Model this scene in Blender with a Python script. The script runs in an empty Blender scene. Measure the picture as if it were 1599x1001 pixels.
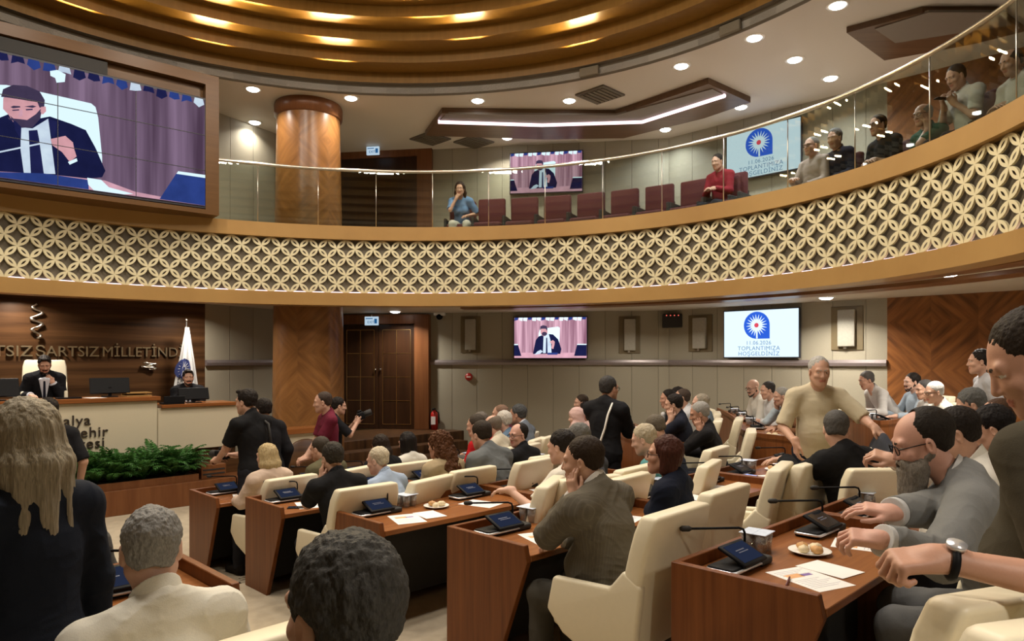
import bpy, bmesh, math, random
import numpy as np
from mathutils import Vector, Matrix
random.seed(7); RNG = np.random.default_rng(7)
S = bpy.context.scene
COL = S.collection
# ---------------------------------------------------------------- camera, world, exposure
F, PX, PY, H = 1100.0, 799.5, 563.0, 1.65
cam = bpy.data.cameras.new('camera'); cam.sensor_width = 36; cam.lens = F / 1599 * 36
cam.shift_y = (PY - 500.5) / 1599; cam.clip_start = .03; cam.clip_end = 100
co = bpy.data.objects.new('camera', cam); COL.objects.link(co)
co.location = (0, 0, H); co.rotation_euler = (math.pi / 2, 0, 0); S.camera = co
W = bpy.data.worlds.new('world'); S.world = W; W.use_nodes = True
W.node_tree.nodes['Background'].inputs[0].default_value = (.9, .8, .65, 1)
W.node_tree.nodes['Background'].inputs[1].default_value = .03
S.view_settings.view_transform = 'Standard'; S.view_settings.look = 'None'
S.view_settings.gamma = 1; S.view_settings.use_curve_mapping = False
S.view_settings.exposure = 0.0
S.cycles.max_bounces = 6; S.cycles.diffuse_bounces = 3; S.cycles.glossy_bounces = 3
S.cycles.transparent_max_bounces = 48; S.cycles.transmission_bounces = 4
S.cycles.sample_clamp_indirect = 4; S.cycles.caustics_reflective = False; S.cycles.caustics_refractive = False
S.cycles.use_denoising = True
E_ = 1.08                                    # height of the fascia's lower edge above the eye
CX, CY, R0 = -1.57 * E_, 5.22 * E_, 5.60 * E_  # centre and radius of the round hall
ZC_LOW, ZC_UP, Z_BALC = H + 1.0, H + 4.45, H + 1.72
Q = math.sqrt(.5)

def lamp(kind, loc, power, color, size=.1, rot=(0, 0, 0), spot=None, name='lamp', target=None, spread=None, long=None):
    l = bpy.data.lights.new(name, kind); l.energy = power; l.color = color
    if kind == 'AREA':
        l.shape = 'DISK'; l.size = size
        if long: l.shape = 'RECTANGLE'; l.size = long; l.size_y = size
        if spread: l.spread = spread
    else: l.shadow_soft_size = size
    if spot: l.spot_size = spot; l.spot_blend = .9
    o = bpy.data.objects.new(name, l); COL.objects.link(o); o.location = loc; o.rotation_euler = rot
    if target is not None:
        o.rotation_euler = (Vector(target) - Vector(loc)).to_track_quat('-Z', 'Y').to_euler()
    return o
WARM = (1.0, .91, .79); COOL = (.93, .93, 1.0); GOLD = (1.0, .66, .22)
# unseen lamps added in the top of the dome for overhead fill
for k in range(10):
    a = k * math.tau / 10 + .2
    lamp('AREA', (CX + 2.9 * math.cos(a), CY + 2.9 * math.sin(a), 6.98), 75, WARM, .5, name='dome_lamp')

# ---------------------------------------------------------------- coordinates
def P(px, py, d): return Vector(((px - PX) / F * d, d, H - (py - PY) / F * d))
def on_z(px, py, z):
    d = (H - z) * F / (py - PY); return P(px, py, d)
def hall(u, v, z=0): return Vector(((u - v) * Q, (u + v) * Q, z))
def uv_of(p): return ((p[0] + p[1]) * Q, (p[1] - p[0]) * Q)
H45 = math.pi / 4

# ---------------------------------------------------------------- materials
MATS = {}
def nodes_mat(name):
    m = bpy.data.materials.new(name); m.use_nodes = True
    nt = m.node_tree; return m, nt, nt.nodes['Principled BSDF']
def N(nt, t, **kw):
    n = nt.nodes.new(t)
    for k, v in kw.items():
        if k.startswith('i_'): n.inputs[k[2:].replace('_', ' ')].default_value = v
        elif k.startswith('n_'): n.inputs[int(k[2:])].default_value = v
        else: setattr(n, k, v)
    return n
def c4(c): return (c[0], c[1], c[2], 1)
def plain(name, c, rough=.5, metal=0, noise=.12, scale=30, bump=0, spec=.5):
    if name in MATS: return MATS[name]
    m, nt, b = nodes_mat(name)
    b.inputs['Roughness'].default_value = rough; b.inputs['Metallic'].default_value = metal
    b.inputs['Specular IOR Level'].default_value = spec
    tc = N(nt, 'ShaderNodeTexCoord'); no = N(nt, 'ShaderNodeTexNoise', i_Scale=scale, i_Detail=4.0)
    nt.links.new(tc.outputs['Object'], no.inputs['Vector'])
    mx = N(nt, 'ShaderNodeMix', data_type='RGBA')
    mx.inputs[6].default_value = c4([x * (1 - noise) for x in c]); mx.inputs[7].default_value = c4([min(1, x * (1 + noise)) for x in c])
    nt.links.new(no.outputs[0], mx.inputs[0]); nt.links.new(mx.outputs[2], b.inputs['Base Color'])
    if bump:
        bp = N(nt, 'ShaderNodeBump', i_Strength=bump, i_Distance=.01); nt.links.new(no.outputs[0], bp.inputs['Height']); nt.links.new(bp.outputs[0], b.inputs['Normal'])
    MATS[name] = m; return m
def wood(name, c1, c2, axis=0, scale=3, rough=.35, stretch=14):
    m, nt, b = nodes_mat(name); b.inputs['Roughness'].default_value = rough; b.inputs['Specular IOR Level'].default_value = .25
    tc = N(nt, 'ShaderNodeTexCoord'); mp = N(nt, 'ShaderNodeMapping')
    s = [scale * stretch] * 3; s[axis] = scale; mp.inputs['Scale'].default_value = s
    no = N(nt, 'ShaderNodeTexNoise', i_Scale=1.0, i_Detail=5.0, i_Roughness=.6)
    mx = N(nt, 'ShaderNodeMix', data_type='RGBA'); mx.inputs[6].default_value = c4(c1); mx.inputs[7].default_value = c4(c2)
    rp = N(nt, 'ShaderNodeMapRange', n_1=.3, n_2=.7)
    nt.links.new(tc.outputs['Object'], mp.inputs[0]); nt.links.new(mp.outputs[0], no.inputs['Vector'])
    nt.links.new(no.outputs[0], rp.inputs[0]); nt.links.new(rp.outputs[0], mx.inputs[0]); nt.links.new(mx.outputs[2], b.inputs['Base Color'])
    MATS[name] = m; return m
def math_n(nt, op, a, b=None):
    n = N(nt, 'ShaderNodeMath', operation=op)
    for i, x in enumerate((a, b)):
        if x is None: continue
        if isinstance(x, (int, float)): n.inputs[i].default_value = x
        else: nt.links.new(x, n.inputs[i])
    return n.outputs[0]
def chevron(name, c1, c2, tx, tz, rough=.3):
    m, nt, b = nodes_mat(name); b.inputs['Roughness'].default_value = rough
    uv = N(nt, 'ShaderNodeUVMap'); sp = N(nt, 'ShaderNodeSeparateXYZ'); nt.links.new(uv.outputs[0], sp.inputs[0])
    a = math_n(nt, 'PINGPONG', sp.outputs[0], tx); z = math_n(nt, 'PINGPONG', sp.outputs[1], tz)
    su = math_n(nt, 'ADD', a, z); di = math_n(nt, 'SUBTRACT', a, z)
    cb = N(nt, 'ShaderNodeCombineXYZ'); nt.links.new(math_n(nt, 'MULTIPLY', su, 9.0), cb.inputs[0]); nt.links.new(math_n(nt, 'MULTIPLY', di, 1.2), cb.inputs[1])
    nt.links.new(math_n(nt, 'FLOOR', math_n(nt, 'DIVIDE', sp.outputs[0], tx)), cb.inputs[2])
    no = N(nt, 'ShaderNodeTexNoise', i_Scale=1.0, i_Detail=4.0); nt.links.new(cb.outputs[0], no.inputs['Vector'])
    rp = N(nt, 'ShaderNodeMapRange', n_1=.3, n_2=.7); nt.links.new(no.outputs[0], rp.inputs[0])
    mx = N(nt, 'ShaderNodeMix', data_type='RGBA'); mx.inputs[6].default_value = c4(c1); mx.inputs[7].default_value = c4(c2)
    nt.links.new(rp.outputs[0], mx.inputs[0]); nt.links.new(mx.outputs[2], b.inputs['Base Color'])
    MATS[name] = m; return m
def panel_mat(name, c, pitch, rough=.7):
    m, nt, b = nodes_mat(name); b.inputs['Roughness'].default_value = rough
    uv = N(nt, 'ShaderNodeUVMap'); sp = N(nt, 'ShaderNodeSeparateXYZ'); nt.links.new(uv.outputs[0], sp.inputs[0])
    f = math_n(nt, 'PINGPONG', sp.outputs[0], pitch / 2)
    line = N(nt, 'ShaderNodeMapRange', n_1=0.0, n_2=.012); nt.links.new(f, line.inputs[0])
    no = N(nt, 'ShaderNodeTexNoise', i_Scale=60.0); nt.links.new(uv.outputs[0], no.inputs['Vector'])
    pn = N(nt, 'ShaderNodeTexWhiteNoise', noise_dimensions='1D'); nt.links.new(math_n(nt, 'FLOOR', math_n(nt, 'DIVIDE', sp.outputs[0], pitch)), pn.inputs['W'])
    v = math_n(nt, 'ADD', math_n(nt, 'MULTIPLY', no.outputs[0], .12), math_n(nt, 'MULTIPLY', pn.outputs[0], .08))
    v = math_n(nt, 'ADD', v, .86)
    v = math_n(nt, 'MULTIPLY', v, math_n(nt, 'ADD', math_n(nt, 'MULTIPLY', line.outputs[0], .35), .65))
    mx = N(nt, 'ShaderNodeMix', data_type='RGBA', blend_type='MULTIPLY'); mx.inputs[0].default_value = 1
    mx.inputs[6].default_value = c4(c); nt.links.new(v, mx.inputs[7]); nt.links.new(mx.outputs[2], b.inputs['Base Color'])
    bp = N(nt, 'ShaderNodeBump', i_Strength=.6, i_Distance=.01); nt.links.new(line.outputs[0], bp.inputs['Height']); nt.links.new(bp.outputs[0], b.inputs['Normal'])
    MATS[name] = m; return m
def emis(name, c, s, noise=0):
    if name in MATS: return MATS[name]
    m = bpy.data.materials.new(name); m.use_nodes = True; nt = m.node_tree
    nt.nodes.clear(); e = N(nt, 'ShaderNodeEmission'); e.inputs[0].default_value = c4(c); e.inputs[1].default_value = s
    o = N(nt, 'ShaderNodeOutputMaterial'); nt.links.new(e.outputs[0], o.inputs[0])
    if noise:
        tc = N(nt, 'ShaderNodeTexCoord'); no = N(nt, 'ShaderNodeTexNoise', i_Scale=noise, i_Detail=3.0); nt.links.new(tc.outputs['Object'], no.inputs['Vector'])
        mx = N(nt, 'ShaderNodeMix', data_type='RGBA'); mx.inputs[6].default_value = c4([x * .62 for x in c]); mx.inputs[7].default_value = c4([min(1, x * 1.3) for x in c])
        nt.links.new(no.outputs[0], mx.inputs[0]); nt.links.new(mx.outputs[2], e.inputs[0])
    MATS[name] = m; return m
def curtain_screen(name, c1, c2, s, scale):
    m = emis(name, c1, s); nt = m.node_tree; e = [n for n in nt.nodes if n.type == 'EMISSION'][0]
    tc = N(nt, 'ShaderNodeTexCoord'); mp = N(nt, 'ShaderNodeMapping'); mp.inputs['Scale'].default_value = (scale, 1, scale * .04)
    no = N(nt, 'ShaderNodeTexNoise', i_Scale=1.0, i_Detail=3.0); rp = N(nt, 'ShaderNodeMapRange', n_1=.3, n_2=.7)
    mx = N(nt, 'ShaderNodeMix', data_type='RGBA'); mx.inputs[6].default_value = c4(c1); mx.inputs[7].default_value = c4(c2)
    nt.links.new(tc.outputs['Object'], mp.inputs[0]); nt.links.new(mp.outputs[0], no.inputs['Vector']); nt.links.new(no.outputs[0], rp.inputs[0])
    nt.links.new(rp.outputs[0], mx.inputs[0]); nt.links.new(mx.outputs[2], e.inputs[0]); return m
def glass(name, tint=(.9, .95, .93), gloss=.12, rough=.01, glint_mix=0):
    m = bpy.data.materials.new(name); m.use_nodes = True; nt = m.node_tree; nt.nodes.clear()
    t = N(nt, 'ShaderNodeBsdfTransparent'); t.inputs[0].default_value = c4(tint)
    g = N(nt, 'ShaderNodeBsdfGlossy'); g.inputs['Roughness'].default_value = rough
    fr = N(nt, 'ShaderNodeLayerWeight', i_Blend=.5); mu = math_n(nt, 'ADD', math_n(nt, 'MULTIPLY', math_n(nt, 'POWER', fr.outputs['Facing'], 3.0), .75), gloss * .6)
    mx = N(nt, 'ShaderNodeMixShader'); nt.links.new(mu, mx.inputs[0]); nt.links.new(t.outputs[0], mx.inputs[1]); nt.links.new(g.outputs[0], mx.inputs[2])
    if glint_mix:
        df = N(nt, 'ShaderNodeBsdfDiffuse'); df.inputs[0].default_value = (.85, .9, .95, 1); m2 = N(nt, 'ShaderNodeMixShader'); m2.inputs[0].default_value = glint_mix
        nt.links.new(mx.outputs[0], m2.inputs[1]); nt.links.new(df.outputs[0], m2.inputs[2]); mx = m2
    o = N(nt, 'ShaderNodeOutputMaterial'); nt.links.new(mx.outputs[0], o.inputs[0]); MATS[name] = m; return m
def attr_mat(name, rough, bump=0, scale=200, sss=0, var=0, stretch=None, stripe=0):
    m, nt, b = nodes_mat(name); b.inputs['Roughness'].default_value = rough; b.inputs['Specular IOR Level'].default_value = .4 if name == 'skin' else .12
    at = N(nt, 'ShaderNodeAttribute', attribute_name='Col')
    tc = N(nt, 'ShaderNodeTexCoord'); no = N(nt, 'ShaderNodeTexNoise', i_Scale=scale, i_Detail=3.0)
    if stretch:
        mp = N(nt, 'ShaderNodeMapping'); mp.inputs['Scale'].default_value = stretch
        nt.links.new(tc.outputs['Object'], mp.inputs[0]); nt.links.new(mp.outputs[0], no.inputs['Vector'])
    else: nt.links.new(tc.outputs['Object'], no.inputs['Vector'])
    mx = N(nt, 'ShaderNodeMix', data_type='RGBA', blend_type='MULTIPLY'); mx.inputs[0].default_value = 1
    v = math_n(nt, 'ADD', math_n(nt, 'MULTIPLY', no.outputs[0], 2 * var), 1 - var)
    if stripe:
        sx = N(nt, 'ShaderNodeSeparateXYZ'); nt.links.new(tc.outputs['Object'], sx.inputs[0])
        st = math_n(nt, 'PINGPONG', math_n(nt, 'MULTIPLY', math_n(nt, 'ARCTAN2', sx.outputs[0], sx.outputs[1]), .18), stripe / 2)
        mr = N(nt, 'ShaderNodeMapRange', n_1=0.0, n_2=.0022, n_3=1.28, n_4=1.0); nt.links.new(st, mr.inputs[0]); v = math_n(nt, 'MULTIPLY', v, mr.outputs[0])
    nt.links.new(at.outputs[0], mx.inputs[6]); nt.links.new(v, mx.inputs[7]); nt.links.new(mx.outputs[2], b.inputs['Base Color'])
    if bump:
        bp = N(nt, 'ShaderNodeBump', i_Strength=bump, i_Distance=.004); nt.links.new(no.outputs[0], bp.inputs['Height']); nt.links.new(bp.outputs[0], b.inputs['Normal'])
    MATS[name] = m; return m

M_FASCIA = wood('honey_oak', (.36, .205, .07), (.46, .28, .10), axis=0, scale=.6, stretch=1)
M_DESK = wood('walnut_desk', (.115, .034, .009), (.20, .066, .017), axis=2, scale=1.2, rough=.4, stretch=22)
M_TOP = wood('walnut_top', (.20, .068, .020), (.29, .108, .032), axis=0, scale=1.2, rough=.25, stretch=22)
M_STAGE = wood('dark_stage_wood', (.022, .009, .004), (.12, .056, .022), axis=2, scale=.7, stretch=14)
M_STAGEH = wood('dark_stage_wood_h', (.022, .009, .004), (.12, .056, .022), axis=0, scale=.35, stretch=26)
M_FRAME = wood('screen_surround_wood', (.10, .047, .014), (.135, .066, .021), axis=0, scale=1)
M_DOOR = wood('dark_door_wood', (.022, .009, .004), (.05, .02, .008), axis=2, scale=1)
M_DFRAME = wood('door_frame_wood', (.14, .05, .018), (.20, .08, .03), axis=2, scale=1)
M_CHEV = chevron('bookmatched_veneer', (.13, .046, .014), (.34, .13, .038), .62, .75)
M_CHEVC = chevron('pillar_veneer', (.17, .072, .022), (.30, .135, .042), .55, .9)
M_WALL = panel_mat('taupe_wall_panels', (.36, .325, .245), .53)
M_RAILT = plain('wall_rail_metal', (.26, .22, .22), .35, .4)
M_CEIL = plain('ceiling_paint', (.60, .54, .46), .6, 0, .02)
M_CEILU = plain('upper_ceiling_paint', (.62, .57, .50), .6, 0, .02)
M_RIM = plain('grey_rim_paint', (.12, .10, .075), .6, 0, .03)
M_GOLD = wood('golden_veneer', (.19, .095, .017), (.23, .118, .024), axis=2, scale=2, stretch=6)
M_LATT = plain('cream_lattice', (.74, .66, .42), .5, 0, .03)
M_BACK = plain('taupe_backing', (.14, .115, .078), .7)
M_CARPET = plain('beige_carpet', (.42, .35, .25), .95, 0, .25, 9, .3)
M_CREAM = plain('cream_leather', (.74, .665, .49), .42, 0, .03, 40, .05)
M_CREAMP = plain('cream_panel', (.62, .55, .40), .5, 0, .02)
M_CHROME = plain('chrome', (.7, .7, .7), .2, 1)
M_STEEL = plain('brushed_steel', (.62, .58, .50), .3, 1)
M_BLACK = plain('black_plastic', (.008, .008, .009), .55, spec=.12)
M_BLACKM = plain('matte_black', (.02, .018, .016), .7)
M_SILVER = plain('silver_trim', (.75, .75, .78), .25, .6)
M_PAPER = plain('paper', (.82, .80, .78), .8, 0, .04, 14)
M_WHITE = plain('white_china', (.85, .83, .78), .25, 0, .02)
M_RED = plain('red_upholstery', (.075, .007, .009), .8, 0, .15)
M_REDP = plain('red_paint', (.45, .02, .015), .35)
M_GREYB = plain('grey_speaker_cloth', (.40, .38, .32), .8)
M_NICHE = plain('niche_bronze', (.16, .12, .06), .5)
M_BRASS = plain('brass', (.75, .50, .20), .3, 1)
M_DARKW = plain('dark_bezel', (.02, .02, .03), .5)
M_GLASS = glass('railing_glass', (.80, .84, .80), .10)
M_CUP = glass('clear_cup', (.95, .97, .98), .3, .05, .16)  # whitish diffuse share stands in for bright refraction and highlights in the water
M_LENS = glass('spectacle_lens', (.85, .85, .85), .2)
M_LAMP = emis('downlight_lens', (1, .97, .92), 14)
M_LED = emis('pink_led', (1.0, .78, .83), 2.0)
M_LEDC = emis('pink_cove_led', (1.0, .74, .80), 2.2)
M_PLEAF = plain('fern_green', (.035, .13, .018), .6, 0, .5, 12)
M_SOIL = plain('soil', (.03, .02, .012), .9)
M_FLAG = plain('white_flag_cloth', (.70, .70, .70), .7)
M_NAVYF = plain('flag_blue', (.02, .035, .16), .7)
M_LETTER = plain('bronze_letters', (.42, .34, .22), .3, .8)
M_LETTERD = plain('dark_letters', (.035, .025, .02), .4)
M_PASTRY = plain('pastry', (.55, .30, .11), .6, 0, .4, 40)
M_PASTRYL = plain('pale_pastry', (.75, .62, .40), .6, 0, .3, 40)
M_FOIL = plain('blue_white_foil', (.60, .68, .90), .4, .0, .3, 40)
M_SKIN = attr_mat('skin', .5, .08, 180, var=.06)
M_CLOTH = attr_mat('cloth', .85, .15, 260, var=.10)
M_HAIRL = attr_mat('long_hair', .5, .6, 1.0, var=.75, stretch=(330, 330, 16))
M_PIN = attr_mat('pinstripe_cloth', .85, .15, 260, var=.10, stripe=.014)
M_HAIR = attr_mat('hair', .6, .5, 1.0, var=.65, stretch=(260, 260, 110))

# ---------------------------------------------------------------- mesh helpers
def tag(o, label=None, cat=None, group=None, kind=None):
    if label: o['label'] = label
    if cat: o['category'] = cat
    if group: o['group'] = group
    if kind: o['kind'] = kind
    return o
def empty(name, label, cat, loc=(0, 0, 0), rz=0, group=None):
    o = bpy.data.objects.new(name, None); COL.objects.link(o); o.location = loc; o.rotation_euler = (0, 0, rz)
    o.empty_display_size = .05
    return tag(o, label, cat, group)
def copy_tree(o, parent=None):
    c = o.copy(); COL.objects.link(c)
    if parent is not None: c.parent = parent
    for ch in list(o.children): copy_tree(ch, c)
    return c
class MB:
    """collects shapes into one mesh"""
    def __init__(s): s.v = []; s.f = []; s.m = []; s.uv = []; s.sm = []
    def add(s, vs, fs, mi=0, uvs=None, smooth=False):
        b = len(s.v); s.v += [tuple(x) for x in vs]
        for f in fs:
            s.f.append([b + i for i in f]); s.m.append(mi); s.sm.append(smooth)
            s.uv.append([uvs[i] for i in f] if uvs else None)
        return s
    def box(s, lo, hi, mi=0):
        x0, y0, z0 = lo; x1, y1, z1 = hi
        return s.add([(x0, y0, z0), (x1, y0, z0), (x1, y1, z0), (x0, y1, z0), (x0, y0, z1), (x1, y0, z1), (x1, y1, z1), (x0, y1, z1)],
                     [(3, 2, 1, 0), (4, 5, 6, 7), (0, 1, 5, 4), (1, 2, 6, 5), (2, 3, 7, 6), (3, 0, 4, 7)], mi)
    def prism(s, poly, axis, a, b, mi=0):
        """poly: 2D points counter-clockwise in the plane across axis; extruded from a to b"""
        n = len(poly)
        def mk(p, t):
            return {0: (t, p[0], p[1]), 1: (p[0], t, p[1]), 2: (p[0], p[1], t)}[axis]
        vs = [mk(p, a) for p in poly] + [mk(p, b) for p in poly]
        fs = [tuple(range(n))[::-1], tuple(range(n, 2 * n))] + [(i, (i + 1) % n, n + (i + 1) % n, n + i) for i in range(n)]
        return s.add(vs, fs, mi)
    def lathe(s, prof, n=32, c=(0, 0, 0), mi=0, a0=0, a1=math.tau, smooth=True):
        full = abs(a1 - a0 - math.tau) < 1e-6; m = n if full else n + 1; vs = []; uvs = []
        nn = n + 1
        for i in range(nn):
            a = a0 + (a1 - a0) * i / n
            for r, z in prof:
                vs.append((c[0] + r * math.cos(a), c[1] + r * math.sin(a), c[2] + z)); uvs.append((a * max(prof[len(prof) // 2][0], .01), c[2] + z))
        k = len(prof)
        fs = [(i * k + j, (i + 1) * k + j, (i + 1) * k + j + 1, i * k + j + 1) for i in range(n) for j in range(k - 1)]
        return s.add(vs, fs, mi, uvs, smooth)
    def tube(s, pts, r, n=8, mi=0, closed=False):
        pts = [Vector(p) for p in pts]; rs = r if isinstance(r, (list, tuple)) else [r] * len(pts)
        vs = []; m = len(pts); prev = None
        for i, p in enumerate(pts):
            t = ((pts[(i + 1) % m] if closed or i < m - 1 else p) - (pts[i - 1] if closed or i else p)).normalized()
            if prev is None: u = t.orthogonal().normalized()
            else: u = (prev - t * prev.dot(t)).normalized()
            prev = u; w = t.cross(u)
            for k in range(n):
                a = math.tau * k / n; vs.append(p + (u * math.cos(a) + w * math.sin(a)) * rs[i])
        L = m if closed else m - 1
        fs = [(i * n + k, i * n + (k + 1) % n, ((i + 1) % m) * n + (k + 1) % n, ((i + 1) % m) * n + k) for i in range(L) for k in range(n)]
        if not closed: fs += [tuple(range(n))[::-1], tuple((m - 1) * n + k for k in range(n))]
        return s.add(vs, fs, mi, None, True)
    def ball(s, c, r, n=12, mi=0):
        rx, ry, rz = r if isinstance(r, (tuple, list)) else (r, r, r); k = n // 2; vs = []
        for j in range(k + 1):
            t = math.pi * j / k
            for i in range(n):
                a = math.tau * i / n; vs.append((c[0] + rx * math.sin(t) * math.cos(a), c[1] + ry * math.sin(t) * math.sin(a), c[2] + rz * math.cos(t)))
        return s.add(vs, [(j * n + i, (j + 1) * n + i, (j + 1) * n + (i + 1) % n, j * n + (i + 1) % n) for j in range(k) for i in range(n)], mi, None, True)
    def sheet(s, fn, nu, nv, thick=None, mi=0):
        vs = [fn(i / nu, j / nv) for j in range(nv + 1) for i in range(nu + 1)]
        return s.add(vs, [(j * (nu + 1) + i, j * (nu + 1) + i + 1, (j + 1) * (nu + 1) + i + 1, (j + 1) * (nu + 1) + i) for j in range(nv) for i in range(nu)], mi, None, True)
    def build(s, name, mats, parent=None, bevel=0, seg=2, kind=None, label=None):
        me = bpy.data.meshes.new(name); me.from_pydata(s.v, [], s.f)
        if not isinstance(mats, (list, tuple)): mats = [mats]
        for m in mats: me.materials.append(m)
        me.polygons.foreach_set('material_index', s.m); me.polygons.foreach_set('use_smooth', s.sm)
        ul = me.uv_layers.new(name='UVMap'); buf = []
        for f, uv in zip(s.f, s.uv):
            if uv is None:
                a, b, c = (Vector(s.v[f[i]]) for i in (0, 1, 2)); nn = (b - a).cross(c - b)
                ax = max(range(3), key=lambda i: abs(nn[i]))
                for i in f:
                    p = s.v[i]; buf += [(p[1], p[2]), (p[0], p[2]), (p[0], p[1])][ax]
            else:
                for p in uv: buf += p
        ul.data.foreach_set('uv', buf)
        if bevel:
            bm = bmesh.new(); bm.from_mesh(me); bmesh.ops.remove_doubles(bm, verts=bm.verts, dist=1e-5)
            bmesh.ops.bevel(bm, geom=[e for e in bm.edges if len(e.link_faces) == 2 and e.calc_face_angle(0) > .5], offset=bevel, segments=seg, profile=.5, affect='EDGES', clamp_overlap=True)
            if seg > 1:
                for f in bm.faces: f.smooth = True
            bm.to_mesh(me); bm.free()
        me.validate(); me.update()
        o = bpy.data.objects.new(name, me); COL.objects.link(o)
        if parent is not None: o.parent = parent
        if kind: o['kind'] = kind
        if label: o['label'] = label
        return o
def text_mesh(txt, size, ext=.008, align='LEFT', spacing=1.0, squash=1.0, bold=0.0):
    cu = bpy.data.curves.new('txt', 'FONT'); cu.body = txt; cu.size = size; cu.extrude = ext; cu.align_x = align; cu.resolution_u = 3; cu.space_character = spacing; cu.offset = bold * size
    o = bpy.data.objects.new('txt', cu); COL.objects.link(o)
    dg = bpy.context.evaluated_depsgraph_get(); me = bpy.data.meshes.new_from_object(o.evaluated_get(dg))
    vs = [(v.co.x * squash, -v.co.z, v.co.y) for v in me.vertices]; fs = [tuple(p.vertices) for p in me.polygons]
    bpy.data.objects.remove(o); bpy.data.curves.remove(cu); bpy.data.meshes.remove(me)
    return vs, fs           # x right, z up, faces -y
# ================================================================ SETTING
def rad(t): return E_ * (5.379 + .228 * math.cos(2 * t) + .1905 * math.sin(2 * t) - .202 * math.cos(t) + .1286 * math.sin(t))
def ringpt(t, off=0, z=0):
    r = rad(t) + off; return Vector((CX + r * math.cos(t), CY + r * math.sin(t), z))
T0, T1 = math.radians(-70), math.radians(200)      # the part of the round gallery that is modelled
def band(prof, n=150, t0=T0, t1=T1, mi=0, mb=None):
    """sweep a closed profile of (offset, z) points along the gallery's curve"""
    mb = mb or MB(); k = len(prof); vs = []; arc = 0
    uvs = []; prev = None; per = [0]
    for i in range(k): per.append(per[-1] + math.dist(prof[i], prof[(i + 1) % k]))
    for i in range(n + 1):
        t = t0 + (t1 - t0) * i / n; p0 = ringpt(t)
        if prev is not None: arc += (p0 - prev).length
        prev = p0
        for j, (o, z) in enumerate(prof): vs.append(ringpt(t, o, z)); uvs.append((arc, z))
    fs = [(i * k + j, i * k + (j + 1) % k, (i + 1) * k + (j + 1) % k, (i + 1) * k + j) for i in range(n) for j in range(k)]
    fs += [tuple(range(k))[::-1], tuple(n * k + j for j in range(k))]
    return mb.add(vs, fs, mi, uvs, False)
def ring_box(o0, o1, z0, z1): return [(o0, z0), (o1, z0), (o1, z1), (o0, z1)]
# heights above the eye, read off the fascia: lower edge, lattice foot, lattice head, parapet top
ZB, ZA, ZT, ZP = H + .813 * E_, H + 1.0 * E_, H + 1.785 * E_, H + 1.985 * E_
band(ring_box(0, .30, ZB, ZA)).build('trim_1', M_FASCIA, kind='structure', label='lower oak band of the balcony front')
band(ring_box(-.02, .30, ZT, ZP)).build('trim_2', M_FASCIA, kind='structure', label='upper oak band of the balcony front')
band(ring_box(.11, .26, ZA - .02, ZT + .02)).build('wall_balcony', M_BACK, kind='structure', label='taupe backing behind the lattice')
band(ring_box(.30, 9, ZC_LOW + .25, Z_BALC)).build('floor_balcony', M_CARPET, kind='structure')
# lattice of interlaced circles
def lattice():
    mb = MB(); hp = (ZT - ZA) / 6; arcs = [(T0, 0.0)]; n = 1400
    for i in range(1, n + 1):
        t = T0 + (T1 - T0) * i / n; arcs.append((t, arcs[-1][1] + (ringpt(t) - ringpt(arcs[-1][0])).length))
    ts = np.array([a[0] for a in arcs]); ss = np.array([a[1] for a in arcs])
    def at(s, z, o): return ringpt(float(np.interp(s, ss, ts)), o, z)
    N_ = int(ss[-1] / hp); K = 6
    L = hp * math.sqrt(2); Rr = hp * 1.0; hw = .0415
    def lens(l, w, u):            # outline points of a pointed oval along u (0..1 round)
        if u <= .5: x = (u * 4 - 1); y = w * (1 - x * x)
        else: x = (3 - u * 4); y = -w * (1 - x * x)
        return x * l / 2, y
    M2 = 2 * K
    for i in range(N_):
        for j in range(6):
            sg = 1 if (i + j) % 2 == 0 else -1
            cs, cz = (i + .5) * hp, ZA + (j + .5) * hp; d = (Q, sg * Q)
            vs = []
            for (l, w, o) in ((L * 1.03, hw, .05), (L * .42, .011, .05), (L * 1.03, hw, .075)):
                for k in range(M2):
                    x, y = lens(l, w, k / M2)
                    s_, z_ = cs + x * d[0] - y * d[1], cz + x * d[1] + y * d[0]
                    vs.append(at(s_, min(max(z_, ZA), ZT), o))
            fs = [(k, (k + 1) % M2, M2 + (k + 1) % M2, M2 + k) for k in range(M2)]
            fs += [((k + 1) % M2, k, 2 * M2 + k, 2 * M2 + (k + 1) % M2) for k in range(M2)]
            mb.add(vs, fs)
    return mb.build('trim_3', M_LATT, kind='structure', label='cream lattice of interlaced circles on the balcony front')
lattice()
tag(band(ring_box(.082, .108, ZA - .005, ZA + .020)).build('led_strip', M_LED), 'pink white LED strip glowing along the foot of the cream lattice', 'light strip')

# ---- outer walls: an octagon in hall axes
cnr = [hall(12.2, -9), Vector((3.14, 14.1, 0)), Vector((-3.87, 15.2, 0)), hall(4.95, 12.6)]
Z_LOW, Z_TOP = -.6, ZC_UP
def wall(name, a, b, mats, z0=Z_LOW, z1=Z_TOP, th=.2, label=None):
    a, b = Vector((a.x, a.y, 0)), Vector((b.x, b.y, 0)); d = b - a; L = d.length; mb = MB()
    vs = [(0, 0, z0), (L, 0, z0), (L, th, z0), (0, th, z0), (0, 0, z1), (L, 0, z1), (L, th, z1), (0, th, z1)]
    uv = [(v[0], v[2]) for v in vs]
    mb.add(vs, [(3, 2, 1, 0), (4, 5, 6, 7), (0, 1, 5, 4), (1, 2, 6, 5), (2, 3, 7, 6), (3, 0, 4, 7)], 0, uv)
    o = mb.build(name, mats, kind='structure', label=label); o.location = a; o.rotation_euler = (0, 0, math.atan2(d.y, d.x)); return o
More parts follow.
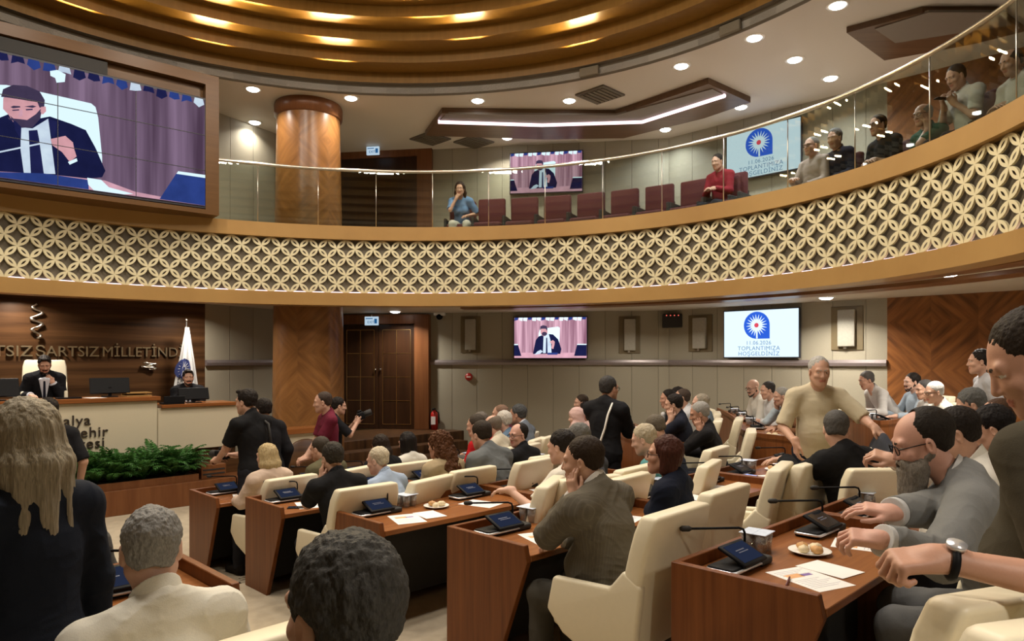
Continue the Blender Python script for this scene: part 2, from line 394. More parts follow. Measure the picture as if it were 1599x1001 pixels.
def wl(a, b, s, off=0, z=0):       # point on wall a->b at distance s, off metres into the room
    d = (b - a); d.z = 0; d.normalize(); n = Vector((d.y, -d.x, 0)); p = a + d * s + n * off; return Vector((p.x, p.y, z))
w_split = hall(12.2, 3.72)
wall('wall_right', cnr[1], w_split, M_WALL, label='taupe panelled wall behind the logo screen')
wall('wall_wood', w_split, cnr[0], M_CHEV, label='book-matched wood veneer wall')
wall('wall_back', cnr[2], cnr[1], M_WALL, label='taupe panelled wall behind the small live screen')
wall('wall_front', cnr[3], cnr[2], M_WALL, label='taupe panelled wall beside the stage')
STG = hall(-1.5, 12.6)
wall('wall_stage', STG, cnr[3], M_STAGEH, label='dark striped wood wall behind the speaker')
wall('wall_hidden', hall(12.2, -9), hall(-9, -9), M_WALL); wall('wall_side', hall(-9, -9), hall(-9, 13), M_WALL)
# metal rail round the taupe walls at eye level
for i, (a, b) in enumerate(((cnr[3], cnr[2]), (cnr[2], cnr[1]), (cnr[1], w_split))):
    L = (b - a).length; d = b - a; mb = MB().prism([(-.05, 1.56), (0, 1.56), (0, 1.66), (-.05, 1.66), (-.062, 1.61)], 0, 0, L)
    o = mb.build('trim_%d' % (4 + i), M_RAILT, kind='structure', label='metal rail along the taupe wall'); o.location = (a.x, a.y, 0); o.rotation_euler = (0, 0, math.atan2(d.y, d.x))

# ---- ceilings
def annulus(r_in, z0, th, n=96, rout=15):
    mb = MB(); vs = []
    for i in range(n):
        t = math.tau * i / n; ri = r_in(t)
        for r in (ri, rout): 
            for z in (z0, z0 + th): vs.append((CX + r * math.cos(t), CY + r * math.sin(t), z))
    fs = []
    for i in range(n):
        a, b = i * 4, ((i + 1) % n) * 4
        fs += [(a, a + 2, b + 2, b), (a + 1, b + 1, b + 3, a + 3), (a, b, b + 1, a + 1), (a + 2, a + 3, b + 3, b + 2)]
    return mb.add(vs, fs)
RD = 6.12
annulus(lambda t: rad(t) + .25, ZC_LOW, .12).build('ceiling_lower', M_CEIL, kind='structure')
annulus(lambda t: RD, ZC_UP, .1).build('ceiling_upper', M_CEILU, kind='structure')
# stepped dome
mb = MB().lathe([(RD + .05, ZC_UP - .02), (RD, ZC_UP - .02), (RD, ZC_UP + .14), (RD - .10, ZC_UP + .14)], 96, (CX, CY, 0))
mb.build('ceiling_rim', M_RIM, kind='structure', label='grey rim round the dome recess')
steps = []; r, z = RD - .10, ZC_UP + .14; prof = [(r, z)]
for k in range(6):
    z2 = z + .17; steps.append((r, z, z2)); prof += [(r, z2), (r - .40, z2)]; r -= .40; z = z2
dome_top = z
mb = MB()
for i in range(len(prof) - 1): mb.lathe([prof[i], prof[i + 1]], 96, (CX, CY, 0), 0, smooth=True)
mb.build('ceiling_dome', M_GOLD, kind='structure', label='stepped golden dome rings')
mb = MB().lathe([(r + .05, z + .02), (0.01, z + .02)], 64, (CX, CY, 0)); mb.build('ceiling_top', M_CEILU, kind='structure')
def gold_spot(k, px, py):
    """a warm spot aimed at the riser of dome step k, at the bearing of that pixel"""
    rr, z0, z1 = steps[k]
    # intersect the pixel's ray with the riser's cylinder (far side)
    d = Vector(((px - PX) / F, 1, -(py - PY) / F)); best = None
    for s in np.linspace(3, 14, 1200):
        p = d * float(s)
        if math.hypot(p.x - CX, p.y - CY) < rr: best = p
    if best is None: return
    t = math.atan2(best.y - CY, best.x - CX)
    c = Vector((CX + (rr - .31) * math.cos(t), CY + (rr - .31) * math.sin(t), z0 + .06))
    o = lamp('AREA', c, 24, (1, .76, .38), .03, name='dome_lamp', spread=2.6, long=.42); o.matrix_world = Matrix.LocRotScale(c, Matrix(((-math.sin(t), 0, -math.cos(t)), (math.cos(t), 0, -math.sin(t)), (0, 1, 0))).to_quaternion(), None)
for k, px, py in ((0, 105, 17), (0, 325, 51), (0, 527, 97), (0, 922, 76), (1, 330, 10), (1, 512, 62), (2, 678, 50), (2, 385, 20), (3, 835, 8), (3, 530, 12), (4, 680, 12), (1, 740, 78)):
    gold_spot(k, px, py)

# ---- floor: the terraces step down towards the stage
V = {1: 7.24, 2: 5.97, 3: 4.58, 4: 3.24, 5: 1.70}; FL = {1: -.4, 2: -.3, 3: -.2, 4: -.1, 5: 0.0}
def floor_at(v):
    return -.4 if v > 6.03 else -.3 if v > 4.63 else -.2 if v > 3.30 else -.1 if v > 1.76 else 0.0
mb = MB()
for v0, v1, z in ((-9, 1.76, 0), (1.76, 3.30, -.1), (3.30, 4.63, -.2), (4.63, 6.03, -.3), (6.03, 13, -.4)):
    mb.box((-9, v0, -.6), (12.2, v1, z))
o = mb.build('floor', M_CARPET, kind='structure'); o.rotation_euler = (0, 0, H45)

# ---- wood coffers with LED line, upper and lower ceilings
def ceil_poly(name, pts, z, drop, mat, label):
    n = len(pts); w = [on_z(x, y, z) for x, y in pts]
    mb = MB(); vs = [(p.x, p.y, z - drop) for p in w] + [(p.x, p.y, z + .02) for p in w]
    fs = [tuple(range(n)), tuple(range(n, 2 * n))[::-1]] + [(i, n + i, n + (i + 1) % n, (i + 1) % n) for i in range(n)]
    return mb.add(vs, fs).build(name, mat, kind='structure', label=label)
M_COF = wood('ceiling_coffer_wood', (.10, .055, .03), (.15, .085, .045), axis=0, scale=1)
M_COFD = plain('coffer_recess', (.20, .17, .14), .6, 0, .05)
ceil_poly('ceiling_coffer', [(664, 204), (690, 168), (960, 172), (1106, 121), (1172, 151), (1100, 176), (974, 208), (850, 210)], ZC_UP, .10, M_COF, 'wooden coffer framing the LED trough')
ceil_poly('ceiling_trough', [(684, 190), (697, 177), (962, 179), (1112, 138), (1134, 149), (1003, 190), (846, 195)], ZC_UP - .10, .012, M_COFD, 'grey trough inside the wooden coffer')
pts = [on_z(x, y, ZC_UP - .125) for x, y in ((684, 190), (846, 195), (1003, 190), (1132, 149))]
tag(MB().tube(pts, .035, 6).build('led_line', M_LEDC), 'pink LED line in the wooden coffer of the upper ceiling', 'light strip')
ceil_poly('ceiling_coffer', [(1322, 42), (1440, 10), (1560, 10), (1599, 40), (1520, 60), (1381, 86)], ZC_UP, .08, M_COF, 'dark wooden coffer above the seated spectators')
ceil_poly('ceiling_trough', [(1366, 44), (1450, 18), (1560, 18), (1580, 38), (1500, 50), (1398, 66)], ZC_UP - .08, .012, M_COFD, 'grey trough of the dark wooden coffer')
M_COFL = wood('lower_coffer_wood', (.17, .075, .03), (.25, .115, .045), axis=0, scale=.8, stretch=2)
band(ring_box(.75, 1.05, ZC_LOW - .05, ZC_LOW + .02), t0=math.radians(-40), t1=math.radians(84)).build('ceiling_batten', M_COFL, kind='structure', label='wooden batten under the balcony')
band(ring_box(1.5, 1.9, ZC_LOW - .05, ZC_LOW + .02), t0=math.radians(-40), t1=math.radians(84)).build('ceiling_batten', M_COFL, kind='structure', label='second wooden batten under the balcony')
# ---- downlights: (pixel, ceiling height, label, watts, tint)
def downlight(px, py, z, label, w, tint, r=.115):
    p = on_z(px, py, z); d = empty('downlight', label, 'ceiling light', p, 0, 'recessed ceiling downlights')
    MB().lathe([(r * .8, -.004), (r * 1.15, -.012), (r * 1.25, 0)], 24).build('trim_ring', M_WHITE, d)
    MB().lathe([(0.001, -.040), (r * .45, -.036), (r * .75, -.022), (r * .85, -.006)], 24).build('lens', M_LAMP, d)
    lamp('AREA', p + Vector((0, 0, -.05)), w, tint, .16, name='downlight_lamp', spread=2.4)
UPL = [(395, 139, 'beside the screen wall'), (398, 191, 'nearer the taupe wall beside the screen'), (548, 153, 'touching the pillar capital'), (746, 157, 'above the wood coffer, next to the pillar'), (889, 157, 'above the middle of the wood coffer'), (792, 215, 'in front of the small balcony screen'), (1039, 202, 'under the bend of the wood coffer'), (1157, 167, 'above the balcony logo screen'), (1064, 103, 'beside the ceiling air vent'), (1178, 59, 'between the dome and the dark coffer'), (1241, 93, 'in the middle of the cluster of five'), (1297, 122, 'lowest in the ceiling cluster above the logo screen'), (1308, 8, 'cut by the top of the picture'), (1456, 72, 'under the dark coffer above the spectators')]
for px, py, l in UPL:
    downlight(px, py, ZC_UP, 'round white downlight of the upper ceiling ' + l, 12 if px == 398 else 28, COOL if px > 1000 else (1, .93, .82))
for px, py, l in ((70, 467.5, 'over the speaker at the podium'), (294, 477.5, 'over the white flag'), (617, 486, 'in front of the double door'), (1290, 464.5, 'next to the lower logo screen'), (1482, 427, 'in front of the veneer wall')):
    downlight(px, py, ZC_LOW, 'round white downlight under the balcony ' + l, 36, (1, .93, .82), .12)
# fill lamps without fixtures, added under the balcony to brighten the lower walls
for t in range(-60, 200, 20):
    if t in (80, 100): continue
    p = ringpt(math.radians(t), 2.2 if 0 < t < 105 else 1.1, ZC_LOW - .02)
    lamp('AREA', p, 30, WARM, .16, name='soffit_fill_lamp', spread=2.6)
for px, py, l in ((937, 147, 'behind the cluster of ceiling lights'), (672, 216, 'above the glass railing beside the door'), (740, 221, 'beside the small balcony screen')):
    p = on_z(px, py, ZC_UP); v = empty('air_vent', 'square grey ceiling air vent ' + l, 'vent', p, H45)
    MB().box((-.3, -.3, -.03), (.3, .3, .0)).build('frame', M_RIM, v, .01, 1)
    m2 = MB()
    for k in range(6): m2.box((-.25, -.25 + k * .085, -.045), (.25, -.21 + k * .085, -.03))
    m2.build('grille', M_BACK, v)
for px, py, l in ((920, 92, 'beneath the single bright golden spot'), (1140, 28, 'near the top edge of the picture')):
    d = Vector(((px - PX) / F, 1, -(py - PY) / F)); best = None
    for s in np.linspace(5, 14, 900):
        p = d * float(s)
        if math.hypot(p.x - CX, p.y - CY) < RD - .03: best = p
    t = math.atan2(best.y - CY, best.x - CX)
    o = MB().box((-.16, -.03, -.07), (.16, .03, .07)).build('wall_plate', M_BACK, None, .01, 1)
    o.location = (CX + (RD - .03) * math.cos(t), CY + (RD - .03) * math.sin(t), ZC_UP + .06); o.rotation_euler = (0, 0, t - math.pi / 2)
    tag(o, 'small pale plate on the dome rim ' + l, 'plate')

# ---- screen wall with the video wall above the balcony front
A_ = Vector((P(342, 0, 10.42).x, 10.42, 0)); dS = Vector((-.755, -.656, 0)); nS = Vector((dS.y, -dS.x, 0))
if nS.dot(Vector((1, -1, 0))) < 0: nS = -nS
def scr(s, off, z): p = A_ + dS * s + nS * off; return Vector((p.x, p.y, z))
ang = math.atan2(dS.y, dS.x) + math.pi          # local x runs towards the picture's right
def place(o, p, a): o.location = p; o.rotation_euler = (0, 0, a); return o
SW = 4.6; zs0, zs1 = H + 2.26, H + 3.80
sw = MB(); LW = 6.0
sw.box((-LW, 0, ZP), (.0, .5, zs0 - .05)); sw.box((-LW, 0, zs1 + .24), (0, .5, H + 4.19)); sw.box((-.19, 0, zs0 - .05), (0, .5, zs1 + .24)); sw.box((-LW, 0.12, zs0 - .05), (-.19, .5, zs1 + .24))
place(sw.build('wall_screen', M_FRAME, kind='structure', label='wooden housing round the video wall'), scr(0, 0, 0), ang)
SCRX = -.20
# ---------------------------------------------------------------- screens
def poly(mb, pts, y, mi): return mb.add([(x, y, z) for x, z in pts], [tuple(range(len(pts)))], mi)
def ell(cx, cz, rx, rz, n=20): return [(cx + rx * math.cos(math.tau * k / n), cz + rz * math.sin(math.tau * k / n)) for k in range(n)]
def feed_picture(w, h, st, sc, wide):
    """the live picture: a man in a dark suit at a desk before a wood wall. local x right, z up, faces -y; st: strength"""
    t = 's%d' % int(st * 100) + ('w' if wide else 'n')
    mats = [curtain_screen('live_wood_' + t, (.07, .04, .07) if wide else (.22, .09, .14), (.24, .16, .25) if wide else (.70, .42, .52), st, 22 / w),
            emis('live_white_' + t, (.72, .92, 1.0), st * 1.05), emis('live_suit_' + t, (.010, .012, .055), st, 5), emis('live_face_' + t, (.66, .34, .38), st, 5),
            emis('live_hair_' + t, (.055, .04, .085), st, 5), emis('live_shirt_' + t, (.60, .72, 1.0), st, 5), emis('live_desk_' + t, (.62, .34, .42), st, 5), emis('live_tie_' + t, (.014, .016, .075), st, 5), emis('live_blue_' + t, (.025, .05, .22), st, 5)]
    mb = MB(); W2 = w / 2
    poly(mb, [(-W2, 0), (W2, 0), (W2, h), (-W2, h)], 0, 0)
    fx = lambda x: -W2 + x * w
    fz = lambda z: z * h
    if wide: k, ox, oz = 1.0, .0, .0
    def S_(pts): return [(fx(a), fz(b)) for a, b in pts]
    def E2(cx, cz, rx, rz): return ell(fx(cx), fz(cz), rx * h, rz * h)
    y = [-.0015]
    def put(pts, mi): poly(mb, pts, y[0], mi); y[0] -= .0008
    for k in range(0 if wide else 16): put(S_([(k / 16, .925 + .02 * (k % 2)), (k / 16 + .05, .915 + .03 * (k % 3 == 0)), (k / 16 + .058, 1), (k / 16 + .004, 1)]), 1 if k % 3 else 8)
    if wide:
        # outlines read in the photograph and laid back onto the wall's plane
        def Wp(pts):
            r = []
            for zx, zy_ in pts:
                X, Y = zx / 2.945, zy_ / 2.945; k = (X - PX) / F; o = scr(0, .0, 0)
                q = (o.x - k * o.y) / (k * dS.y - dS.x); dd = o.y + dS.y * q; r.append((w / 2 + .20 - q, H - (Y - PY) / F * dd - zs0))
            return [(max(-w / 2, min(w / 2, x)), max(0, min(h, z))) for x, z in r]
        put(Wp([(-200, 385), (30, 390), (200, 425), (420, 475), (440, 492), (452, 540), (470, 720), (470, 810), (-200, 790)]), 1)
        put(Wp([(-120, 640), (-60, 560), (0, 540), (50, 520), (100, 560), (230, 535), (330, 570), (395, 598), (440, 680), (485, 785), (470, 815), (400, 820), (260, 805), (0, 795), (-130, 780)]), 2)
        put(Wp([(95, 585), (150, 590), (222, 545), (232, 620), (255, 800), (110, 796), (95, 690)]), 5); put(Wp([(132, 600), (172, 597), (180, 640), (202, 800), (142, 798)]), 7)
        put(Wp([(15, 450), (14, 500), (40, 528), (60, 560), (95, 582), (150, 582), (182, 545), (197, 510), (205, 480), (180, 440), (100, 425), (30, 440)]), 3)
        put(Wp([(45, 530), (70, 575), (100, 588), (150, 585), (186, 545), (192, 495), (165, 525), (125, 552), (95, 548), (62, 545)]), 4)
        put(Wp([(5, 445), (14, 410), (60, 390), (125, 395), (182, 420), (206, 460), (204, 492), (182, 495), (172, 470), (80, 455), (30, 448)]), 4)
        put(Wp([(48, 492), (62, 486), (92, 488), (94, 494), (60, 498)]), 4); put(Wp([(112, 490), (150, 484), (168, 490), (150, 496)]), 4); put(Wp([(56, 505), (88, 503), (88, 508), (58, 510)]), 7); put(Wp([(118, 502), (150, 500), (150, 506), (120, 508)]), 7); put(Wp([(92, 505), (104, 507), (104, 535), (84, 538)]), 6)
        put(Wp([(222, 545), (262, 560), (250, 640), (236, 620)]), 7); put(Wp([(60, 545), (98, 585), (96, 640), (70, 600)]), 7)
        put(Wp([(188, 492), (210, 490), (212, 512), (196, 528), (186, 515)]), 3)
        put(Wp([(232, 640), (300, 625), (335, 655), (342, 690), (352, 720), (320, 745), (285, 700), (240, 668)]), 3); put(Wp([(312, 745), (352, 728), (356, 742), (320, 758)]), 1)
        put(Wp([(-100, 716), (230, 648), (232, 655), (-100, 724)]), 5); put(Wp([(35, 540), (110, 560), (108, 568), (40, 550)]), 4)
        put(Wp([(-300, 780), (200, 800), (480, 830), (620, 882), (945, 945), (945, 1000), (-300, 900)]), 6)
        put(Wp([(-60, 790), (200, 798), (405, 828), (408, 872), (200, 850), (-60, 820)]), 8); put(Wp([(-60, 822), (200, 848), (395, 872), (390, 882), (200, 868), (-60, 838)]), 1)
        put(Wp([(400, 818), (465, 828), (500, 862), (612, 892), (570, 906), (430, 880), (405, 850)]), 1)
        put(Wp([(812, 795), (945, 815), (945, 975), (733, 916)]), 8); put(Wp([(818, 788), (945, 806), (945, 820), (810, 800)]), 1)
        for k in range(22): put(S_([(k / 22, .93 + .02 * (k % 2)), (k / 22 + .02, .915 + .02 * (k % 3)), (k / 22 + .04, .95), (k / 22 + .035, 1), (k / 22 + .004, 1)]), (8, 7, 5, 8, 7)[k * 7 % 5])
        put(Wp([(228, 330), (262, 325), (300, 345), (296, 380), (258, 384), (252, 362), (230, 352)]), 1)
    else:
        put(S_([(0, 0), (1, 0), (1, .13), (0, .13)]), 6)
        put(S_([(.34, .12), (.62, .12), (.635, .74), (.61, .77), (.36, .72), (.34, .60)]), 1)
        put(S_([(.26, .10), (.64, .10), (.655, .22), (.61, .46), (.54, .58), (.44, .60), (.34, .53), (.30, .44)]), 2)
        put(S_([(.40, .12), (.52, .12), (.51, .40), (.48, .60), (.41, .56)]), 5)
        put(S_([(.44, .12), (.465, .12), (.46, .5), (.445, .5)]), 7)
        put(E2(.415, .66, .09, .12), 3); put(E2(.42, .595, .065, .05), 4)
        put(S_([(.36, .68), (.365, .78), (.40, .81), (.45, .79), (.465, .72), (.455, .67), (.44, .72), (.375, .72)]), 4)
        put(S_([(.49, .40), (.54, .44), (.565, .40), (.56, .32), (.545, .22), (.515, .24), (.525, .34)]), 3)
        put(S_([(.28, .08), (.36, .10), (.40, .16), (.37, .20), (.33, .17)]), 5)
        put(S_([(.46, .08), (.60, .08), (.61, .13), (.47, .13)]), 8)
        put(S_([(.0, .05), (.10, .05), (.055, .32), (0, .32)]), 2); put(S_([(0, .32), (.055, .32), (.05, .345), (0, .345)]), 1)
        put(S_([(.83, .05), (1, .05), (1, .32), (.87, .32)]), 2); put(S_([(.87, .32), (1, .32), (1, .345), (.875, .345)]), 1)
    return mb, mats
def logo_shapes(mb, cx, cz, s, y, mi_blue, mi_white, mi_red):
    """blue drop with a square lower right corner, a white many-rayed sun and stem, a red heart of the sun"""
    n = 40; pts = []
    for k in range(n + 1):
        a = math.radians(0 + 270 * k / n); pts.append((cx + s * math.cos(a), cz + s * math.sin(a)))
    pts.append((cx + s, cz - s))
    poly(mb, pts, y, mi_blue)
    for k in range(20):
        a = math.tau * k / 20 + .08; b = .055
        poly(mb, [(cx + s * .40 * math.cos(a - .15), cz + s * .40 * math.sin(a - .15)), (cx + s * .80 * math.cos(a - .01), cz + s * .80 * math.sin(a - .01)), (cx + s * .80 * math.cos(a + .01), cz + s * .80 * math.sin(a + .01)), (cx + s * .40 * math.cos(a + .15), cz + s * .40 * math.sin(a + .15))], y - .001 - .0001 * k, mi_white)
    poly(mb, ell(cx, cz, s * .42, s * .42, 28), y - .004, mi_white)
    poly(mb, [(cx - .03 * s, cz - s * .98), (cx + .09 * s, cz - s * .98), (cx + .07 * s, cz), (cx - .05 * s, cz)], y - .0045, mi_white)
    poly(mb, ell(cx, cz, s * .17, s * .17, 24), y - .006, mi_red)
def logo_picture(w, h, st):
    mats = [emis('slide_white_%d' % int(st * 100), (.72, .88, 1.0), st), emis('slide_blue', (.03, .13, .75), 1.0), emis('slide_red', (.80, .08, .12), 1.0), emis('slide_text', (.16, .30, .50), 1.0)]
    mb = MB(); poly(mb, [(-w / 2, 0), (w / 2, 0), (w / 2, h), (-w / 2, h)], 0, 0)
    logo_shapes(mb, -.045 * w, h * .68, h * .29, -.002, 1, 0, 2)
    for txt, z, sz in (('11.06.2026', .265, .105), ('TOPLANTIMIZA', .145, .112), ('HOŞGELDİNİZ', .03, .112)):
        vs, fs = text_mesh(txt, sz * h * 1.12, .001, 'CENTER', 1.08, 1.0, .0)
        mb.add([(x - .02 * w, yy - .004, zz + z * h) for x, yy, zz in vs], fs, 3)
    return mb, mats
def screen(name, label, cat, p, a, w, h, pic, bez=.02, depth=.06, grid=None, group=None):
    e = empty(name, label, cat, p, a, group)
    MB().box((-w / 2 - bez, -depth + .012, -bez), (w / 2 + bez, 0, h + bez)).build('casing', M_DARKW, e, .006, 1)
    mb, mats = pic; o = mb.build('picture', mats, e); o.location = (0, -depth + .008, 0)
    if grid:
        g = MB()
        for x in grid[0]: g.box((x - .004, -depth - .012, 0), (x + .004, -depth + .0, h))
        for z in grid[1]: g.box((-w / 2, -depth - .012, z - .004), (w / 2, -depth + .0, z + .004))
        g.build('seam_grid', M_DARKW, e)
    return e
WV, HV = 3.65, zs1 - zs0
screen('video_wall', 'huge tiled video wall in a wooden surround, showing a man in dark suit', 'screen', scr(.20 + WV / 2, -.06, zs0), ang, WV, HV,
       feed_picture(WV, HV, 1.0, 1, True), .04, .06, ([WV / 2 - .9125 * k for k in (1, 2, 3)], [HV / 3, 2 * HV / 3]))
MB().box((-LW + .3, .04, zs1 + .05), (-.75 - .7, .13, zs1 + .22)).build('trim_8', M_BLACKM, kind='structure').matrix_world = Matrix.Translation(scr(0, 0, 0)) @ Matrix.Rotation(ang, 4, 'Z')
def on_wall(a, b, px, off):           # where the pixel column meets wall a->b
    d = Vector(((px - PX) / F, 1, 0)); e = b - a
    s = (a.x * d.y - a.y * d.x) / (e.y * d.x - e.x * d.y); p = a + e * s
    n = Vector((e.y, -e.x, 0)).normalized(); return Vector((p.x, p.y, 0)) + n * off
def zy(p, py): return H - (py - PY) / F * p.y
BA = math.atan2((cnr[1] - cnr[2]).y, (cnr[1] - cnr[2]).x); RA = math.atan2((w_split - cnr[1]).y, (w_split - cnr[1]).x); FA = H45
for (x0, x1, y0, y1, lb, st) in ((803, 918, 496, 559, 'flat screen with the live picture on the taupe wall under the balcony', 1.25), (797, 911, 239, 301, 'flat screen with the live picture on the taupe wall above the balcony', 1.0)):
    a, b = on_wall(cnr[2], cnr[1], x0, .06), on_wall(cnr[2], cnr[1], x1, .06); c = (a + b) / 2; w = (b - a).length - .04
    z0, z1 = zy(c, y1), zy(c, y0)
    screen('wall_tv', lb, 'screen', (c.x, c.y, z0), BA, w, z1 - z0, feed_picture(w, z1 - z0, st, 1, False))
for (x0, x1, y0, y1, lb, st) in ((1134, 1253, 484.5, 557.5, 'flat screen with a blue sun logo on the taupe wall under the balcony', 1.2), (1138, 1256, 198, 274, 'flat screen with a blue sun logo on the taupe wall above the balcony', 1.05)):
    a, b = on_wall(cnr[1], w_split, x0, .06), on_wall(cnr[1], w_split, x1, .06); c = (a + b) / 2; w = (b - a).length - .04
    z0, z1 = zy(c, y1), zy(c, y0)
    screen('wall_tv', lb, 'screen', (c.x, c.y, z0), RA, w, z1 - z0, logo_picture(w, z1 - z0, st))

# ---------------------------------------------------------------- wall fittings
def box_on(a, b, px, py0, py1, wd, dp, name, mat, label, cat, rot, off=0.0, extra=None):
    p = on_wall(a, b, px, off); z0, z1 = zy(p, py1), zy(p, py0)
    e = empty(name, label, cat, (p.x, p.y, z0), rot); extra(e, wd, z1 - z0, dp, mat); return e
def loudspeaker(e, w, h, dp, mat):
    MB().box((-w * .75, -.02, -.04), (w * .75, -.002, h + .04)).build('niche', M_NICHE, e, .004, 1)
    MB().box((-w * .38, -dp, .02), (w * .42, -.02, h - .02)).build('cabinet', mat, e, .01, 2)
    MB().box((-w * .12, -dp * .7, -.02), (w * .02, -.02, .02)).build('bracket', M_STEEL, e)
for a, b, px, y0, y1, rot, lb in ((cnr[2], cnr[1], 735, 497, 548, BA, 'between the door and the live screen'), (cnr[2], cnr[1], 983, 497, 549, BA, 'between the live screen and the wall corner'), (cnr[1], w_split, 1094, 495, 546, RA, 'between the wall corner and the logo screen'), (cnr[1], w_split, 1323, 482, 543, RA, 'between the logo screen and the veneer wall')):
    box_on(a, b, px, y0, y1, .28 if rot == BA else .34, .09, 'wall_speaker', M_GREYB, 'slim grey column loudspeaker in a niche ' + lb, 'speaker', rot, 0, loudspeaker)
def dark_box(e, w, h, dp, mat):
    MB().box((-w / 2, -dp, 0), (w / 2, -.03, h)).build('casing', mat, e, .01, 1); MB().box((-.05, -.04, h * .3), (.05, 0, h * .7)).build('bracket', M_STEEL, e)
    m = MB()
    for k in range(4): m.ball((-w * .3 + k * w * .2, -dp, h * .88), .012, 8)
    m.build('indicator', emis('red_indicator', (1, .15, .1), 1.2), e)
box_on(cnr[2], cnr[1], 1049, 491, 512, .38, .2, 'projector', M_BLACKM, 'dark box with small red lights high in the corner beside the logo screen', 'projector', BA, 0, dark_box)
def cctv(e, w, h, dp, mat):
    MB().box((-.12, -.14, h * .55), (.12, 0, h)).build('housing', M_WHITE, e, .015, 2); MB().ball((0, -.09, h * .45), .07, 16).build('dome', M_BLACK, e)
box_on(cnr[2], cnr[1], 688, 488, 500, .2, .1, 'security_camera', M_WHITE, 'small white security camera under the ceiling beside the double door', 'camera', BA, 0, cctv)
def alarm(e, w, h, dp, mat):
    MB().lathe([(0.001, 0), (h * .5, 0), (h * .55, .02), (h * .5, .05), (0.001, .05)], 24).build('casing', M_REDP, e).matrix_local = Matrix.Translation((0, 0, h / 2)) @ Matrix.Rotation(math.pi / 2, 4, 'X')
    MB().box((-h * .3, -.056, h * .42), (h * .3, -.048, h * .58)).build('plate', M_WHITE, e)
box_on(cnr[2], cnr[1], 732.5, 583, 594, .14, .05, 'fire_alarm', M_REDP, 'round red fire alarm on the taupe wall under the slim loudspeaker', 'alarm', BA, 0, alarm)
def extinguisher(e, w, h, dp, mat):
    r = h * .17
    MB().lathe([(0.001, 0), (r, 0), (r, h * .72), (r * .75, h * .82), (r * .3, h * .86), (r * .3, h * .92), (0.001, h * .92)], 20, (0, -r - .02, 0)).build('cylinder', M_REDP, e)
    MB().box((-r * .6, -2 * r - .03, h * .25), (r * .6, -2 * r - .018, h * .62)).build('sticker', M_PAPER, e)
    MB().box((-.02, -r - .12, h * .92), (.02, -r + .02, h)).build('handle', M_BLACK, e, .004, 1); MB().tube([(0, -r, h * .9), (r * 1.2, -r, h * .8), (r * 1.25, -r, h * .3)], .012, 8).build('hose', M_BLACK, e)
box_on(cnr[2], cnr[1], 680, 637, 670, .2, .1, 'fire_extinguisher', M_REDP, 'red fire extinguisher hanging beside the wooden door frame', 'extinguisher', BA, 0, extinguisher)

# ---------------------------------------------------------------- double door and landing
def local_wall(a, b, rot, px): p = on_wall(a, b, px, 0); return Vector((p.x, p.y, 0))
dl = on_wall(cnr[2], cnr[1], 531, 0); dr = on_wall(cnr[2], cnr[1], 673, 0); wd = (dr - dl).length; zt, zb = zy((dl + dr) / 2, 492), zy((dl + dr) / 2, 669)
df = MB(); df.box((0, -.16, zb), (.10, 0, zt)); df.box((wd - .32, -.16, zb), (wd, 0, zt)); df.box((.10, -.16, zt - .20), (wd - .32, 0, zt))
place(df.build('trim_9', M_DFRAME, None, .01, 1, kind='structure', label='reddish wooden frame of the double door'), dl, BA)
x0d, x1d = .10, wd - .32
de = tag(empty('door_1', None, None, dl, BA), kind='structure', label='dark double door with thin brass inlay')
for i in range(2):
    a = x0d + (x1d - x0d) * i / 2; b = x0d + (x1d - x0d) * (i + 1) / 2 - .008
    lf = MB().box((a, -.09, zb), (b, -.04, zt - .21)).build('door_leaf', M_DOOR, de, .004, 1); lf['kind'] = 'structure'
    g = MB(); xa, xb = a + .09, b - .09; zz = [zb + .1 + (zt - zb - .42) * k / 4 for k in range(5)]
    for k, z in enumerate(zz):
        if (k + i) % 5 != 2 or True: g.box((xa, -.096, z - .005), (xb, -.09, z + .005))
    for x in (xa, (xa + xb) / 2, xb): g.box((x - .005, -.096, zz[0]), (x + .005, -.09, zz[-1]))
    g.build('brass_inlay', M_BRASS, lf)['kind'] = 'structure'
    hx = b - .05 if i == 0 else a + .05; zm = zb + (zt - zb) * .52
    MB().ball((hx, -.13, zm), .026, 12).build('door_knob', M_CHROME, lf)['kind'] = 'structure'
def exit_sign(p, rot, label, w=.26, h=.15):
    e = empty('exit_sign', label, 'sign', p, rot)
    MB().box((-w / 2, -.02, 0), (w / 2, .02, h)).build('panel', emis('exit_glow', (.62, .80, .95), .75), e, .004, 1)
    vs, fs = text_mesh('EXIT', h * .42, .001, 'CENTER'); m = MB().add([(x - .01, y - .022, z + h * .22) for x, y, z in vs], fs)
    m.add([(-w * .42, -.022, h * .72), (w * .1, -.022, h * .72), (w * .1, -.022, h * .82), (-w * .42, -.022, h * .82)], [(0, 1, 2, 3)])
    m.add([(w * .22, -.022, h * .2), (w * .42, -.022, h * .2), (w * .42, -.022, h * .75), (w * .22, -.022, h * .75)], [(0, 1, 2, 3)])
    m.build('symbols', emis('exit_blue', (.03, .16, .40), .6), e); MB().tube([(0, 0, h), (0, 0, h + .06)], .006, 6).build('rod', M_STEEL, e)
p = on_wall(cnr[2], cnr[1], 592, .45); exit_sign((p.x, p.y, zy(p, 508)), BA, 'small lit exit sign hanging before the double door under the balcony', .29, .18)
p = on_wall(cnr[2], cnr[1], 594, .45); exit_sign((p.x, p.y, zy(p, 242)), BA, 'small lit exit sign above the dark doorway of the balcony', .27, .17)
